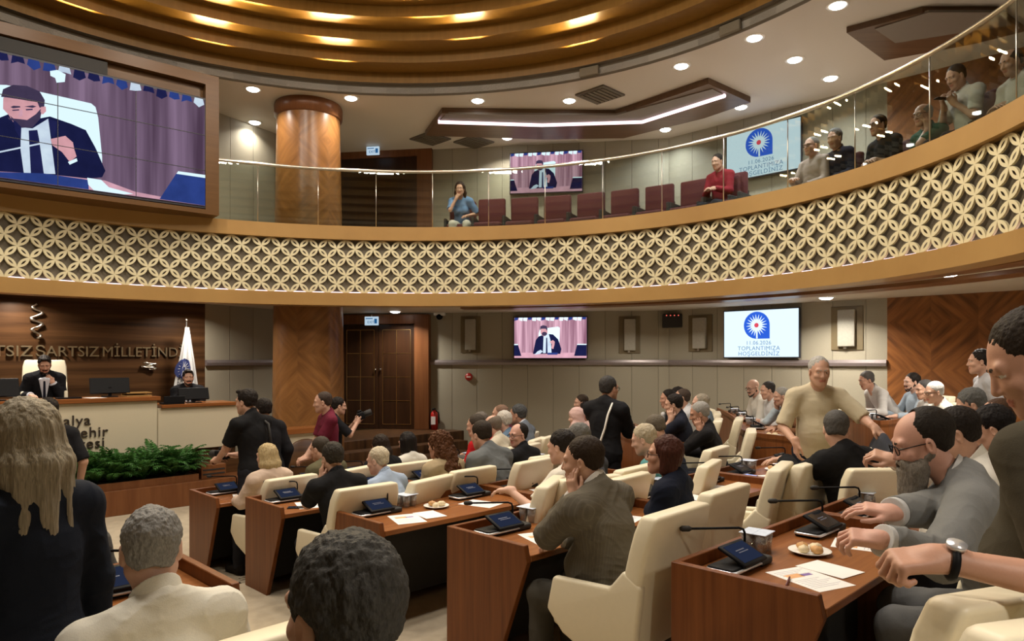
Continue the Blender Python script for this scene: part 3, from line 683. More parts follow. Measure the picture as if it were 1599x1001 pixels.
# dark doorway on the balcony
dl2 = on_wall(cnr[2], cnr[1], 531, 0); dr2 = on_wall(cnr[2], cnr[1], 676, 0); w2 = (dr2 - dl2).length; z2 = zy((dl2 + dr2) / 2, 224)
m = MB(); m.box((w2 - .32, -.10, Z_BALC), (w2, 0, z2)); m.box((0, -.10, z2 - .32), (w2 - .32, 0, z2)); place(m.build('trim_10', M_DFRAME, kind='structure', label='wooden frame of the balcony doorway'), dl2, BA)
place(MB().box((0, -.05, Z_BALC), (w2 - .32, -.01, z2 - .32)).build('door_2', M_DOOR, kind='structure', label='dark doorway of the balcony'), dl2, BA)
# landing and steps in front of the door, in hall axes
LZ = zb
m = MB(); m.box((5.95, 11.0, -.4), (9.6, 12.6, LZ)); m.box((5.95, 10.65, -.4), (9.4, 11.0, LZ - .16)); m.box((5.95, 10.3, -.4), (9.2, 10.65, LZ - .32))
o = m.build('floor_landing', M_STAGE, None, .008, 1, kind='structure', label='wooden landing and steps before the double door'); o.rotation_euler = (0, 0, H45)
place(MB().box((0, -.05, -.35), ((cnr[1] - cnr[2]).length - wd, 0, -.1)).build('baseboard_back', M_FASCIA, kind='structure'), dr, BA)
# ---------------------------------------------------------------- pillar
pc = P(482, 0, 12.35); pr = .575
MB().lathe([(pr * 1.06, -.4), (pr * 1.05, 1.2), (pr * 1.02, 2.6), (pr * .985, 4.2), (pr * .93, ZC_UP - .22)], 48, (pc.x, pc.y, 0)).build('pillar', M_CHEVC, kind='structure', label='round pillar in book-matched veneer')
MB().lathe([(pr * .93, ZC_UP - .24), (pr * 1.0, ZC_UP - .22), (pr * 1.01, ZC_UP - .05), (pr * .97, ZC_UP + .01)], 48, (pc.x, pc.y, 0)).build('pillar_capital', M_DFRAME, kind='structure', label='dark ring at the head of the pillar')
# ---------------------------------------------------------------- glass railing
rail = empty('glass_railing', 'frameless curved glass railing with steel handrail on the balcony front', 'railing', ringpt(math.radians(90), .12, ZP))
RH = .87 * E_ * .98
tr = [math.radians(a) for a in np.arange(-40, 122.1, 1.0)]
def loc(p): return Vector(p) - rail.location
MB().tube([loc(ringpt(t, .10, ZP + RH)) for t in tr], .026, 10).build('handrail', M_STEEL, rail)
seams = [-40, -24, -10, 3, 13.5, 23, 32, 41, 50, 59, 68, 77, 86, 95, 104, 113, 122]
for a, b in zip(seams[:-1], seams[1:]):
    n = 10; ts = [math.radians(a + .12 + (b - a - .24) * k / n) for k in range(n + 1)]; vs = []
    for t in ts:
        for o_, z in ((.095, ZP - .02), (.105, ZP - .02), (.105, ZP + RH - .02), (.095, ZP + RH - .02)): vs.append(loc(ringpt(t, o_, z)))
    fs = [(i * 4 + j, (i + 1) * 4 + j, (i + 1) * 4 + (j + 1) % 4, i * 4 + (j + 1) % 4) for i in range(n) for j in range(4)] + [(3, 2, 1, 0), tuple(n * 4 + k for k in range(4))]
    MB().add(vs, fs).build('glass_panel', M_GLASS, rail)
for a in seams[1:-1]:
    t = math.radians(a); MB().tube([loc(ringpt(t, .10, ZP)), loc(ringpt(t, .10, ZP + RH))], .007, 6).build('joint_strip', M_STEEL, rail)
# ---------------------------------------------------------------- red theatre seats
def theatre_seat():
    e = empty('theatre_seat', '', 'seat', (0, 0, 0), 0, 'red theatre seats on the balcony')
    MB().box((-.25, -.12, .40), (.25, -.02, .98)).build('backrest', M_RED, e, .03, 2); MB().box((-.24, -.02, .36), (.24, .40, .48)).build('seat', M_RED, e, .03, 2)
    MB().box((-.24, -.16, .30), (.24, -.12, .70)).build('back_shell', M_BLACKM, e, .01, 1)
    for s in (-1, 1):
        MB().box((s * .28 - .025, -.14, 0), (s * .28 + .025, .30, .60)).build('side_frame', M_BLACKM, e, .008, 1)
    return e
band(ring_box(1.05, 9, Z_BALC - .3, Z_BALC + .24)).build('floor_tier', M_CARPET, kind='structure', label='raised second tier of the balcony')
seat0 = theatre_seat(); nseat = 0
ordn = 'first second third fourth fifth sixth seventh eighth ninth tenth eleventh twelfth thirteenth fourteenth fifteenth sixteenth'.split()
for k, a in enumerate((79.5, 74.8, 70.1, 65.4, 60.7, 56, 51.3, 46.6)):
    t = math.radians(a); s = seat0 if k == 0 else copy_tree(seat0)
    s.location = ringpt(t, 1.5, Z_BALC + .24); s.rotation_euler = (0, 0, t + math.pi / 2); s['label'] = 'dark red theatre seat, %s along the row from the woman in blue' % ordn[k]
# ================================================================ FURNITURE
M_TABLET = emis('tablet_glow', (.035, .048, .10), .5); M_TABLETD = plain('dark_tablet_glass', (.015, .017, .022), .08)
M_BLUELED = emis('violet_indicator', (.25, .2, 1.0), 1.6)
M_LINES = plain('print_grey', (.50, .50, .55), .8, 0, .3, 60); M_ORNG = plain('print_orange', (.70, .38, .18), .8, 0, .3, 60); M_PURP = plain('print_violet', (.22, .14, .38), .8, 0, .3, 60)

# ---------------------------------------------------------------- office chair
def make_chair():
    e = empty('office_chair', '', 'chair', (0, 0, 0), 0, 'cream leather council chairs')
    MB().box((-.235, -.20, .40), (.235, .27, .505)).build('seat', M_CREAM, e, .035, 3)
    # tall slab back, leaning a little, rounded top
    b = MB(); n = 8; vs = []
    for i in range(n + 1):
        t = i / n; z = .38 + t * .66; y = -.20 - .12 * t + .02 * math.sin(t * math.pi); wd = .27 + .012 * math.sin(t * math.pi)
        if t > .94: wd -= .02
        for x, dy in ((-wd, .05), (wd, .05), (wd, -.05), (-wd, -.05)): vs.append((x, y + dy, z))
    fs = [(i * 4 + j, i * 4 + (j + 1) % 4, i * 4 + 4 + (j + 1) % 4, i * 4 + 4 + j) for i in range(n) for j in range(4)] + [(3, 2, 1, 0), tuple(n * 4 + k for k in range(4))]
    b.add(vs, fs).build('backrest', M_CREAM, e, .022, 3)
    for s in (-1, 1):
        a, c = (.235, .285) if s > 0 else (-.285, -.235)
        MB().prism([(.26, .50), (.22, .67), (-.12, .685), (-.20, .78), (-.30, .72), (-.25, .34), (-.05, .31), (.16, .40)], 0, a, c).build('armrest', M_CREAM, e, .018, 3)
    MB().lathe([(.03, .10), (.03, .32), (.07, .33), (.16, .36), (.16, .40)], 16).build('column', M_CHROME, e)
    for k in range(5):
        a = math.tau * k / 5 + .3; c, s = math.cos(a), math.sin(a)
        m = MB().tube([(0, 0, .12), (.12 * c, .12 * s, .115), (.30 * c, .30 * s, .085)], [.030, .024, .014], 8); l = m.build('base_leg', M_CHROME, e)
        w = MB(); 
        for q in (-.016, .016):
            pts = [(.30 * c + q * -s, .30 * s + q * c, .03)]
            ring = [(.30 * c + q * -s + .03 * math.cos(t) * c, .30 * s + q * c + .03 * math.cos(t) * s, .03 + .03 * math.sin(t)) for t in np.linspace(0, math.tau, 13)[:-1]]
            ring2 = [(x - s * .014 * (1 if q > 0 else -1), y + c * .014 * (1 if q > 0 else -1), z) for x, y, z in ring]
            w.add(ring + ring2, [tuple(range(12)), tuple(range(12, 24))[::-1]] + [(i, (i + 1) % 12, 12 + (i + 1) % 12, 12 + i) for i in range(12)])
        w.build('caster', M_BLACK, l)
    return e
CHAIR = [make_chair()]; NCH = [0]
def chair(p, z, rot, label, small=False):
    c = CHAIR[0] if NCH[0] == 0 else copy_tree(CHAIR[0]); NCH[0] += 1
    c.location = (p[0], p[1], z); c.rotation_euler = (0, 0, rot); c['label'] = label; return c

# ---------------------------------------------------------------- desk units, conference units and table things
DT, DR_ = .71, .765
ROWN = {5: 'the row next to the camera', 4: 'the second row', 3: 'the third row', 2: 'the fourth row', 1: 'the row by the stage'}
def make_desk():
    e = empty('council_desk', '', 'desk', (0, 0, 0), H45, 'walnut council desks'); L = 1.50
    MB().box((.035, -.03, 0), (L - .035, 0, DR_)).build('front_panel', M_DESK, e, .003, 1)
    for x in (0, L - .035):
        MB().prism([(0, 0), (0, DR_), (-.64, DR_), (-.66, DT - .035), (-.40, 0)], 0, x + .035, x).build('end_panel', M_DESK, e, .003, 1)
    MB().box((.035, -.66, DT - .035), (L - .035, -.03, DT)).build('worktop', M_TOP, e, .003, 1)
    MB().box((.035, -.28, .10), (L - .035, -.26, DT - .035)).build('modesty_panel', M_BLACKM, e)
    return e
DESK = [make_desk()]; ND = [0]
def desk(u, v, z, label, rot=H45):
    d = DESK[0] if ND[0] == 0 else copy_tree(DESK[0]); ND[0] += 1
    d.location = hall(u, v, z); d.rotation_euler = (0, 0, rot); d['label'] = label; return d
def make_unit():
    """conference unit: low base, tilted tablet, microphone arm. local -y is towards the user"""
    e = empty('conference_unit', '', 'microphone', (0, 0, 0), 0, 'conference microphone units')
    MB().box((-.19, -.06, 0), (.17, .07, .034)).build('base', M_BLACK, e, .008, 2)
    MB().tube([(-.190, .066, .020), (-.198, .05, .020), (-.198, -.05, .020), (-.185, -.066, .020), (.10, -.067, .018)], .0075, 6).build('edge_trim', M_SILVER, e)
    MB().box((-.15, -.02, .030), (-.135, .02, .033)).build('indicator', M_BLUELED, e)
    tb = MB().box((-.105, -.075, -.008), (.105, .075, .008)).build('tablet', M_BLACK, e, .006, 2); tb.location = (-.015, -.012, .068); tb.rotation_euler = (math.radians(25), 0, 0)
    sc = MB().box((-.088, -.058, .0085), (.088, .058, .0095)).build('display', M_TABLET, tb)
    t2 = MB().box((-.045, .012, .0096), (.03, .018, .0099)); t2.box((-.04, -.002, .0096), (.045, .003, .0099)); t2.build('text_line', plain('screen_text', (.10, .11, .16), .5), tb)
    MB().box((.05, -.075, .002), (.16, .05, .036)).build('speaker_grille', M_BLACKM, e, .01, 2)
    d = Vector((-Q, Q, 0))
    pts = [Vector((.10, .035, .03)), Vector((.10, .035, .13)), Vector((.095, .04, .148)) , Vector((.08, .055, .155)), Vector((.10, .035, .155)) + d * .25 + Vector((0, 0, -.004))]
    MB().tube(pts, [.006, .006, .006, .006, .0058], 8).build('gooseneck', M_BLACK, e)
    q = Vector((.10, .035, .151)) + d * .25
    MB().tube([q, q + d * .012, q + d * .045, q + d * .055], [.007, .014, .014, .007], 10).build('microphone_head', M_BLACKM, e)
    return e
UNIT = [make_unit()]; NU = [0]
def unit(p, rot, label, dark=False):
    c = UNIT[0] if NU[0] == 0 else copy_tree(UNIT[0]); NU[0] += 1
    c.location = p; c.rotation_euler = (0, 0, rot); c['label'] = label
    if dark:
        for o in c.children_recursive:
            if o.name.startswith('display'): o.data = DARKSCREEN
    return c
_d = [o for o in UNIT[0].children_recursive if o.name.startswith('display')][0]; DARKSCREEN = _d.data.copy(); DARKSCREEN.materials[0] = M_TABLETD
def make_cup():
    e = empty('water_cup', '', 'cup', (0, 0, 0), 0, 'sealed water cups')
    MB().lathe([(.001, .002), (.024, .002), (.032, .092), (.0308, .092), (.023, .004), (.001, .004)], 16).build('cup_wall', M_CUP, e)
    MB().box((-.034, -.034, .092), (.034, .034, .096)).build('foil_lid', M_FOIL, e, .006, 1); return e
CUP = [make_cup()]; NC = [0]
def cups(p, rot, where):
    for k, (i, j) in enumerate(((0, 0), (1, 0), (0, 1), (1, 1))):
        c = CUP[0] if NC[0] == 0 else copy_tree(CUP[0]); NC[0] += 1
        c.location = Vector(p) + Matrix.Rotation(rot, 3, 'Z') @ Vector((.067 * i, .067 * j, 0)); c.rotation_euler = (0, 0, rot)
        c['label'] = 'sealed water cup ' + where; c['group'] = 'water cups ' + where
PLATE = []
def plate(p, where, n=3, dark=True):
    o = MB().lathe([(.001, .006), (.055, .006), (.065, .009), (.098, .020), (.100, .018), (.065, .003), (.001, .0)], 32).build('plate', M_WHITE) if not PLATE else PLATE[0].copy()
    if PLATE: COL.objects.link(o)
    else: PLATE.append(o)
    tag(o, 'round white plate of pastries ' + where, 'plate'); o.location = p
    for k in range(n):
        a = k * math.tau / n + .5; m = MB(); R_ = random.Random(k + int(p[0] * 100))
        pts = []
        m.ball((0, 0, .018), (.034 - .004 * k % .01, .026, .020), 12)
        for v in range(len(m.v)):
            x, y, z = m.v[v]; s = 1 + .12 * math.sin(x * 160 + k) * math.cos(y * 190); m.v[v] = (x * s, y * s, max(.0, z * s))
        b = m.build('pastry', M_PASTRY if (k % 2 and dark) else M_PASTRYL); b.location = Vector(p) + Vector((.042 * math.cos(a), .042 * math.sin(a), .0085)); b.rotation_euler = (0, 0, a)
        tag(b, ('brown' if k % 2 and dark else 'pale') + ' little pastry on the plate ' + where, 'pastry', 'pastries on the plate ' + where)
def paper(p, rot, label, kind=0, w=.21, h=.297):
    e = MB()
    z = .0012
    e.box((-w / 2, -h / 2, 0), (w / 2, h / 2, z)); y = h / 2 - .03
    if kind:
        for k in range(14):
            if 4 <= k <= 6 and kind == 2: continue
            e.box((-w / 2 + .02, y - k * .017 - .004, z), (w / 2 - .02 - .03 * (k % 3), y - k * .017, z + .0003), 1)
        if kind == 2:
            e.box((-w * .35, .03, z), (w * .05, .075, z + .0004), 2); e.box((w * .02, .035, z), (w * .30, .06, z + .0004), 3)
    o = e.build('paper_sheet', [M_PAPER, M_LINES, M_ORNG, M_PURP]); o.location = p; o.rotation_euler = (0, 0, rot); return tag(o, label, 'paper')
def pen(p, rot, label, mat=None):
    o = MB().tube([(-.07, 0, .005), (.05, 0, .005), (.07, 0, .005)], [.0045, .0045, .001], 8).build('pen', mat or M_BLACK); o.location = p; o.rotation_euler = (0, 0, rot); tag(o, label, 'pen')
def phone(p, rot, label, lit=False):
    e = empty('mobile_phone', label, 'phone', p, rot)
    MB().box((-.037, -.075, 0), (.037, .075, .009)).build('casing', M_BLACK, e, .004, 2)
    MB().box((-.033, -.069, .009), (.033, .069, .0096)).build('display', emis('phone_glow', (.45, .55, 1), 1.6) if lit else M_TABLETD, e)

ROWS = {1: 4, 2: 3, 3: 2, 4: 3, 5: 3}
ORD = ('first', 'second', 'third', 'fourth', 'fifth', 'sixth', 'seventh', 'eighth')
for r in (5, 4, 3, 2, 1):
    z = FL[r] + DT
    for k in range(ROWS[r]):
        u = 2.69 + 1.503 * k
        desk(u, V[r], FL[r], 'walnut two-seat desk, %s from the aisle in %s' % (ORD[k], ROWN[r]))
        at = lambda x, y: hall(u + x, V[r] + y, z)
        for i, x in enumerate((.32, 1.24)):
            if r == 5 and k == 2 and i == 1: continue
            unit(at(x, -.17), H45, 'black conference unit, %s from the aisle on %s' % (ORD[2 * k + i], ROWN[r]), dark=(r == 5 and (k > 0 or i == 1)) or (r == 4 and k > 0))
        w = 'on %s desk of %s' % (ORD[k], ROWN[r])
        cups(at(.60, -.13), H45 + .1, w)
        if r >= 3 or k % 2: plate(at(.76, -.30), w, 4 if r == 5 else 3)
        paper(at(.36, -.46), H45 - .35, 'printed sheet at the first seat ' + w, 2 if r >= 3 else 1)
        if r >= 3: paper(at(.56, -.47) + Vector((0, 0, .0018)), H45 - .2, 'blank sheet over the printed sheet ' + w, 0, .17, .23)
        paper(at(1.10, -.44), H45 + .25, 'printed sheet at the second seat ' + w, 2 if r >= 4 else 1)
pen(hall(2.69 + .42, V[4] - .42, FL[4] + DT + .003), H45 + .9, 'dark pen lying on the papers of the man in pinstripe suit')
pen(hall(2.69 + .24, V[5] - .42, FL[5] + DT + .004), H45 + .3, 'dark red pen on the sheets at the corner of the desk next to the camera', plain('dark_red_plastic', (.12, .02, .02), .4))
phone(hall(2.69 + .22, V[2] - .50, FL[2] + DT), H45 + .9, 'mobile phone lying on the desk before the man in black polo')
phone(hall(2.69 + 3.3, V[4] - .26, FL[4] + DT), H45, 'mobile phone with glowing display on the second desk row', True)
phone(hall(2.69 + 3.9, V[4] - .30, FL[4] + DT + .004), .4, 'black mobile phone lying on papers beside the man in black jacket')

# desk block on the other side of the aisle
zL = 0.0
for k, u in enumerate((-.28, -1.79)):
    desk(u, 3.40, zL, 'walnut two-seat desk in front of the grey-haired man in white polo' if k == 0 else 'walnut two-seat desk beyond the long-haired standing woman')
unit(on_z(172, 930, zL + DT), H45, 'black conference unit glowing blue in front of the grey-haired man in white polo')

# ---------------------------------------------------------------- raised outer desks by the walls
def curved_desk(name_label, px_pts, top, fl, inner, cat='desk'):
    """px_pts: the outer top edge (x, y, depth); inner: plan points of the users' side"""
    out = [Vector((p[0], p[1], 0)) for p in px_pts]
    if len(out) > 2:      # smooth the front
        pts = []
        for i in range(len(out) - 1):
            p0, p1, p2, p3 = out[max(i - 1, 0)], out[i], out[i + 1], out[min(i + 2, len(out) - 1)]
            for t in (0, .25, .5, .75):
                pts.append(.5 * ((2 * p1) + (p2 - p0) * t + (2 * p0 - 5 * p1 + 4 * p2 - p3) * t * t + (3 * p1 - p0 - 3 * p2 + p3) * t ** 3))
        out = pts + [out[-1]]
    e = empty('curved_desk', name_label, cat, (out[0].x, out[0].y, fl)); o0 = Vector((out[0].x, out[0].y, 0))
    n = len(out); th = .035; nor = []
    for i in range(n):
        d = (out[min(i + 1, n - 1)] - out[max(i - 1, 0)]).normalized(); nor.append(Vector((-d.y, d.x, 0)))
    vs = []; uvs = []; s = 0
    for i in range(n):
        if i: s += (out[i] - out[i - 1]).length
        a = out[i] - o0; b = a + nor[i] * th
        for q, z in ((a, 0), (b, 0), (b, top - fl), (a, top - fl)): vs.append((q.x, q.y, z)); uvs.append((s, z))
    fs = [(i * 4 + j, i * 4 + (j + 1) % 4, i * 4 + 4 + (j + 1) % 4, i * 4 + 4 + j) for i in range(n - 1) for j in range(4)] + [(3, 2, 1, 0), tuple((n - 1) * 4 + k for k in range(4))]
    MB().add(vs, fs, 0, uvs).build('front_panel', M_DESK, e)
    pl = [q - o0 for q in out] + [Vector((q[0], q[1], 0)) - o0 for q in inner]; m = len(pl)
    ar = sum(pl[i].x * pl[(i + 1) % m].y - pl[(i + 1) % m].x * pl[i].y for i in range(m))
    if ar < 0: pl = pl[::-1]
    MB().prism([(q.x, q.y) for q in pl], 2, top - fl - .085, top - fl - .05).build('worktop', M_TOP, e)
    return e
FR = .05
R1 = [on_z(x, y, .80) for x, y in ((1119, 637), (1136, 645), (1152, 657), (1161, 672))] + [on_z(1236, 682, .80)]
curved_desk('curved walnut desk of the row by the logo screen, its end facing the camera', R1, .80, FR, [(R1[-1].x + .1, R1[-1].y + .45), (R1[2].x + .68, R1[2].y + .1), (R1[1].x + .62, R1[1].y + .1), (R1[0].x + .30, R1[0].y)])
R2 = [Vector((4.95, 10.6, 0)), Vector((4.62, 9.55, 0)), on_z(1375, 657, .90), on_z(1420, 652, .90)]
curved_desk('walnut desk corner below the men in white shirts by the veneer wall', R2, .90, .12, [(R2[-1].x + .1, R2[-1].y + .2), (R2[1].x + .68, R2[1].y + .1), (R2[0].x + .6, R2[0].y)])
O2 = [Vector((1.30, 10.6, 0)), Vector((1.30, 9.5, 0)), Vector((1.36, 8.5, 0)), Vector((1.58, 7.75, 0))]
curved_desk('curved walnut desk with papers behind the standing officer', O2, .76, -.05, [(2.0, 8.0), (1.92, 8.6), (1.86, 9.5), (1.85, 10.6)])
O1 = [on_z(862, 655, .66), on_z(853, 652, .66) + Vector((0, .8, 0))]
# platforms below the outer rows
for nm, pts, z, lb in (('floor_outer', [(7.85, -6), (12.2, -6), (12.2, 7.7), (7.95, 7.7)], FR, 'raised floor of the outer rows'),):
    o = MB().prism(pts, 2, -.55, z).build(nm, M_CARPET, kind='structure', label=lb); o.rotation_euler = (0, 0, H45)
o = MB().prism([(1.28, 7.7), (2.2, 7.0), (3.1, 8.2), (2.4, 10.8), (1.28, 10.8)], 2, -.5, -.05).build('floor_dais', M_CARPET, kind='structure', label='raised floor behind the standing officer')
# things lying on the outer desks
def desk_clutter(pts, z, rot, where, n_u=3):
    for k, p in enumerate(pts):
        unit((p[0], p[1], z), rot, 'small black conference unit, %s along the %s' % (ORD[k], where), dark=k % 2 == 0)
    for k in range(len(pts) - 1):
        a, b = Vector((*pts[k], 0)), Vector((*pts[k + 1], 0)); m = (a + b) / 2 
        cups((m.x, m.y, z), rot, 'after the %s unit on the %s' % (ORD[k], where))
        q = a * .7 + b * .3 + Vector((.18, 0, 0)); paper((q.x, q.y, z), rot + .3, 'white sheet beside the %s unit on the %s' % (ORD[k], where), 1)
def along(pl, off, ts):
    res = []
    for t in ts:
        i = min(int(t), len(pl) - 2); p = pl[i].lerp(pl[i + 1], t - i); d = (pl[i + 1] - pl[i]); d.z = 0; d.normalize(); nn = Vector((-d.y, d.x, 0)); res.append(((p + nn * off).x, (p + nn * off).y))
    return res
desk_clutter(along(R1, .22, (.35, 1.0, 1.7, 2.4)), .75, math.pi / 2 - .2, 'curved desk by the logo screen')
desk_clutter(along(R2, .20, (.3, .9, 1.5)), .85, math.pi / 2 - .2, 'desk by the veneer wall')
desk_clutter(along(O2, .20, (.4, 1.2, 1.9, 2.6)), .71, math.pi / 2, 'curved desk behind the officer')
plate((R1[-1] * .72 + R1[3] * .28 + Vector((.05, .28, 0))).to_2d().to_3d() + Vector((0, 0, .75)), 'on the end of the logo screen desk', 3, False)

# ================================================================ STAGE
sb = lambda name, mat, lo, hi, label=None, bev=.004, kind='structure': place(MB().box(lo, hi).build(name, mat, None, bev, 1, kind=kind, label=label), (0, 0, 0), H45)
sb('floor_stage', M_DFRAME, (-3, 10.25, -.4), (4.9, 12.6, -.07), 'wooden front of the stage')
sb('floor_podium', M_STAGEH, (-3, 10.74, -.07), (4.9, 12.6, .18), 'upper level of the stage')
for u, l in ((4.02, 'next to the fern planter towards the pillar'), (1.98, 'at the other end of the fern planter')):
    e = empty('step_block', 'low wooden step block with dark grooves ' + l, 'step', hall(u, 10.36, -.07), H45)
    MB().box((0, 0, 0), (.36, .36, .20)).build('block', M_DFRAME, e, .006, 1); MB().box((.02, -.006, .06), (.34, .0, .08)).box((.02, -.006, .12), (.34, 0, .14)).build('groove', M_BLACKM, e)
pl = empty('planter', 'long wooden planter of ferns in front of the podium', 'planter', hall(2.38, 10.30, -.07), H45)
MB().box((0, 0, 0), (1.58, .02, .10)).box((0, .38, 0), (1.58, .40, .10)).box((0, .02, 0), (.02, .38, .10)).box((1.56, .02, 0), (1.58, .38, .10)).build('box', M_DFRAME, pl); MB().box((.02, .02, .0), (1.56, .38, .085)).build('soil', M_SOIL, pl)
def fern(seed):
    R_ = random.Random(seed); m = MB()
    for k in range(34):
        a = R_.uniform(0, math.tau); ln = R_.uniform(.30, .56); el = R_.uniform(.75, 1.5); pts = []
        for i in range(9):
            t = i / 8; e = el - 1.25 * t * t; 
            prev = pts[-1] if pts else Vector((0, 0, 0)); st = ln / 8
            pts.append(prev + Vector((math.cos(a) * math.cos(e), math.sin(a) * math.cos(e), math.sin(e))) * st if pts else prev)
        sd = Vector((-math.sin(a), math.cos(a), 0))
        for i in range(1, 9):
            for half in (0, .5):
                p = pts[i - 1].lerp(pts[i], half); wdt = .075 * math.sin(math.pi * min(1, (i + half) / 9.2)) + .012; d = (pts[i] - pts[i - 1])
                for s in (-1, 1):
                    tip = p + sd * s * wdt + d * .7 + Vector((0, 0, -.012)); m.add([p, p + d * .38 + sd * s * wdt * .5 + Vector((0, 0, .004)), tip, p - d * .1 + sd * s * wdt * .5 - Vector((0, 0, .002))], [(0, 1, 2, 3)])
        m.tube([tuple(p) for p in pts[::2]], .0025, 4)
    return m
fm = [fern(s) for s in range(3)]; fobj = []
for k in range(8):
    o = fm[k].build('fern', M_PLEAF) if k < 3 else fobj[k % 3].copy()
    if k >= 3: COL.objects.link(o)
    fobj.append(o); o.location = hall(2.50 + k * .19, 10.48 + .05 * (k % 2), .01); o.rotation_euler = (0, 0, k * 1.3); o.scale = (1, 1, 1.0 + .12 * (k % 3))
    tag(o, 'green fern in the planter before the podium, %s from the step block by the pillar' % ORD[7 - k], 'fern', 'ferns in the planter')
# podium: cream front, walnut top, lettering
po = empty('podium', 'long cream podium with walnut top and dark lettering where the speaker sits', 'podium', hall(-1.2, 10.9, .18), H45)
def lb_(mat, lo, hi, name, par, off, bev=.006): return MB().box([a - b for a, b in zip(lo, off)], [a - b for a, b in zip(hi, off)]).build(name, mat, par, bev, 1)
of = (-1.2, 10.9, .18)
lb_(M_STAGE, (-1.2, 10.98, .18), (3.55, 11.5, .31), 'plinth', po, of); lb_(M_CREAMP, (-1.2, 10.9, .31), (3.60, 11.0, 1.07), 'front_panel', po, of); lb_(M_CREAMP, (3.5, 11.0, .31), (3.60, 11.55, 1.07), 'side_panel', po, of)
lb_(M_TOP, (-1.2, 10.84, 1.07), (3.63, 11.55, 1.13), 'worktop', po, of)
for txt, py, pxr in (('Antalya', 663, 141), ('Büyükşehir', 680.5, 168.5), ('Belediyesi', 698, 162)):
    # right ends of the three lines read from the photograph
    Y = 10.9 / Q / (1 - (pxr - PX) / F); X = (pxr - PX) / F * Y; ur = (X + Y) * Q
    Yb = Y; zb_ = H - (py - PY) / F * Yb
    vs, fs = text_mesh(txt, .20, .010, 'LEFT', 1.08); mx = max(v[0] for v in vs)
    MB().add([(x + ur + 1.2 - mx, y - .012, z + zb_ - .18) for x, y, z in vs], fs).build('lettering', M_LETTERD, po)
p2 = empty('podium', 'shorter cream podium with walnut top where the secretary sits', 'podium', hall(3.62, 10.95, .18), H45); of2 = (3.62, 10.95, .18)
lb_(M_STAGE, (3.62, 11.0, .18), (4.80, 11.5, .31), 'plinth', p2, of2); lb_(M_CREAMP, (3.62, 10.95, .31), (4.83, 11.05, .95), 'front_panel', p2, of2); lb_(M_CREAMP, (4.75, 11.05, .31), (4.83, 11.5, .95), 'side_panel', p2, of2); lb_(M_TOP, (3.66, 10.90, .95), (4.80, 11.5, 1.0), 'worktop', p2, of2)
p3_ = empty('side_desk', 'cream fronted desk with wooden ledge at the foot of the pillar', 'desk', hall(5.02, 10.05, -.4), H45); of3 = (5.02, 10.05, -.4)
lb_(M_CREAMP, (5.02, 10.05, -.4), (5.88, 10.2, .52), 'front_panel', p3_, of3); lb_(M_TOP, (5.0, 9.98, .52), (5.90, 10.35, .60), 'ledge', p3_, of3)
rt = P(478, 722, 9.9); e = empty('round_table', 'round dark wooden tabletop propped upright before the cream desk', 'table', (rt.x, rt.y, -.4), H45)
dk = MB().lathe([(.001, 0), (.36, 0), (.38, .02), (.36, .04), (.001, .04)], 48).build('tabletop', M_STAGEH, e); dk.matrix_local = Matrix.Translation((0, 0, rt.z + .4 - .05)) @ Matrix.Rotation(math.radians(82), 4, 'X')
MB().box((-.03, .0, 0), (.03, .05, rt.z + .4)).box((-.25, -.15, 0), (.25, .2, .03)).build('stand', M_BLACKM, e)
# monitors
def monitor(u, v, z, w, h, rot, label):
    e = empty('monitor', label, 'monitor', hall(u, v, z), rot)
    s = MB().box((-w / 2, -.018, 0), (w / 2, .018, h)).build('housing', M_BLACK, e, .006, 1); s.location = (0, 0, .05); s.rotation_euler = (math.radians(-22), 0, 0)
    MB().box((-w * .47, .0185, h * .05), (w * .47, .0195, h * .95)).build('display', M_TABLETD, s)
    MB().box((-.10, -.04, 0), (.10, .12, .012)).box((-.02, .01, .01), (.02, .05, h * .6)).build('stand', M_BLACK, e)
monitor(3.05, 11.15, 1.13, .50, .235, H45 - .15, 'dark monitor seen from behind on the long podium beside the wooden trays')
monitor(1.72, 11.10, 1.13, .50, .25, H45, 'dark monitor at the edge of the picture on the long podium')
monitor(4.20, 11.10, 1.0, .44, .19, H45 - .1, 'dark monitor in front of the bearded secretary')
e = empty('laptop', 'low black laptop beside the secretary\'s monitor', 'laptop', hall(3.86, 11.06, 1.0), H45); MB().box((-.15, -.1, 0), (.15, .1, .02)).build('base', M_BLACK, e, .004, 1); MB().box((-.15, -.1, .02), (.15, -.085, .12)).build('lid', M_BLACK, e, .004, 1)
e = empty('document_tray', 'flat wooden document tray on the end of the long podium', 'tray', hall(3.25, 11.1, 1.13), H45); MB().box((0, 0, 0), (.34, .25, .015)).box((0, 0, .04), (.34, .25, .055)).box((0, .23, 0), (.34, .25, .055)).build('shelf', M_FASCIA, e)
e = empty('tablet', 'black tablet lying before the speaker at the podium', 'tablet', hall(2.52, 11.08, 1.13), H45); MB().box((-.14, -.09, 0), (.14, .09, .02)).build('casing', M_BLACK, e, .004, 1); MB().box((-.13, -.08, .02), (.13, .08, .021)).build('display', M_TABLETD, e)
paper(hall(2.82, 11.05, 1.131), H45 + .2, 'white paper on the podium beside the speaker\'s tablet', 0); paper(hall(1.95, 11.05, 1.131), H45, 'white paper at the speaker\'s elbow on the podium', 0)
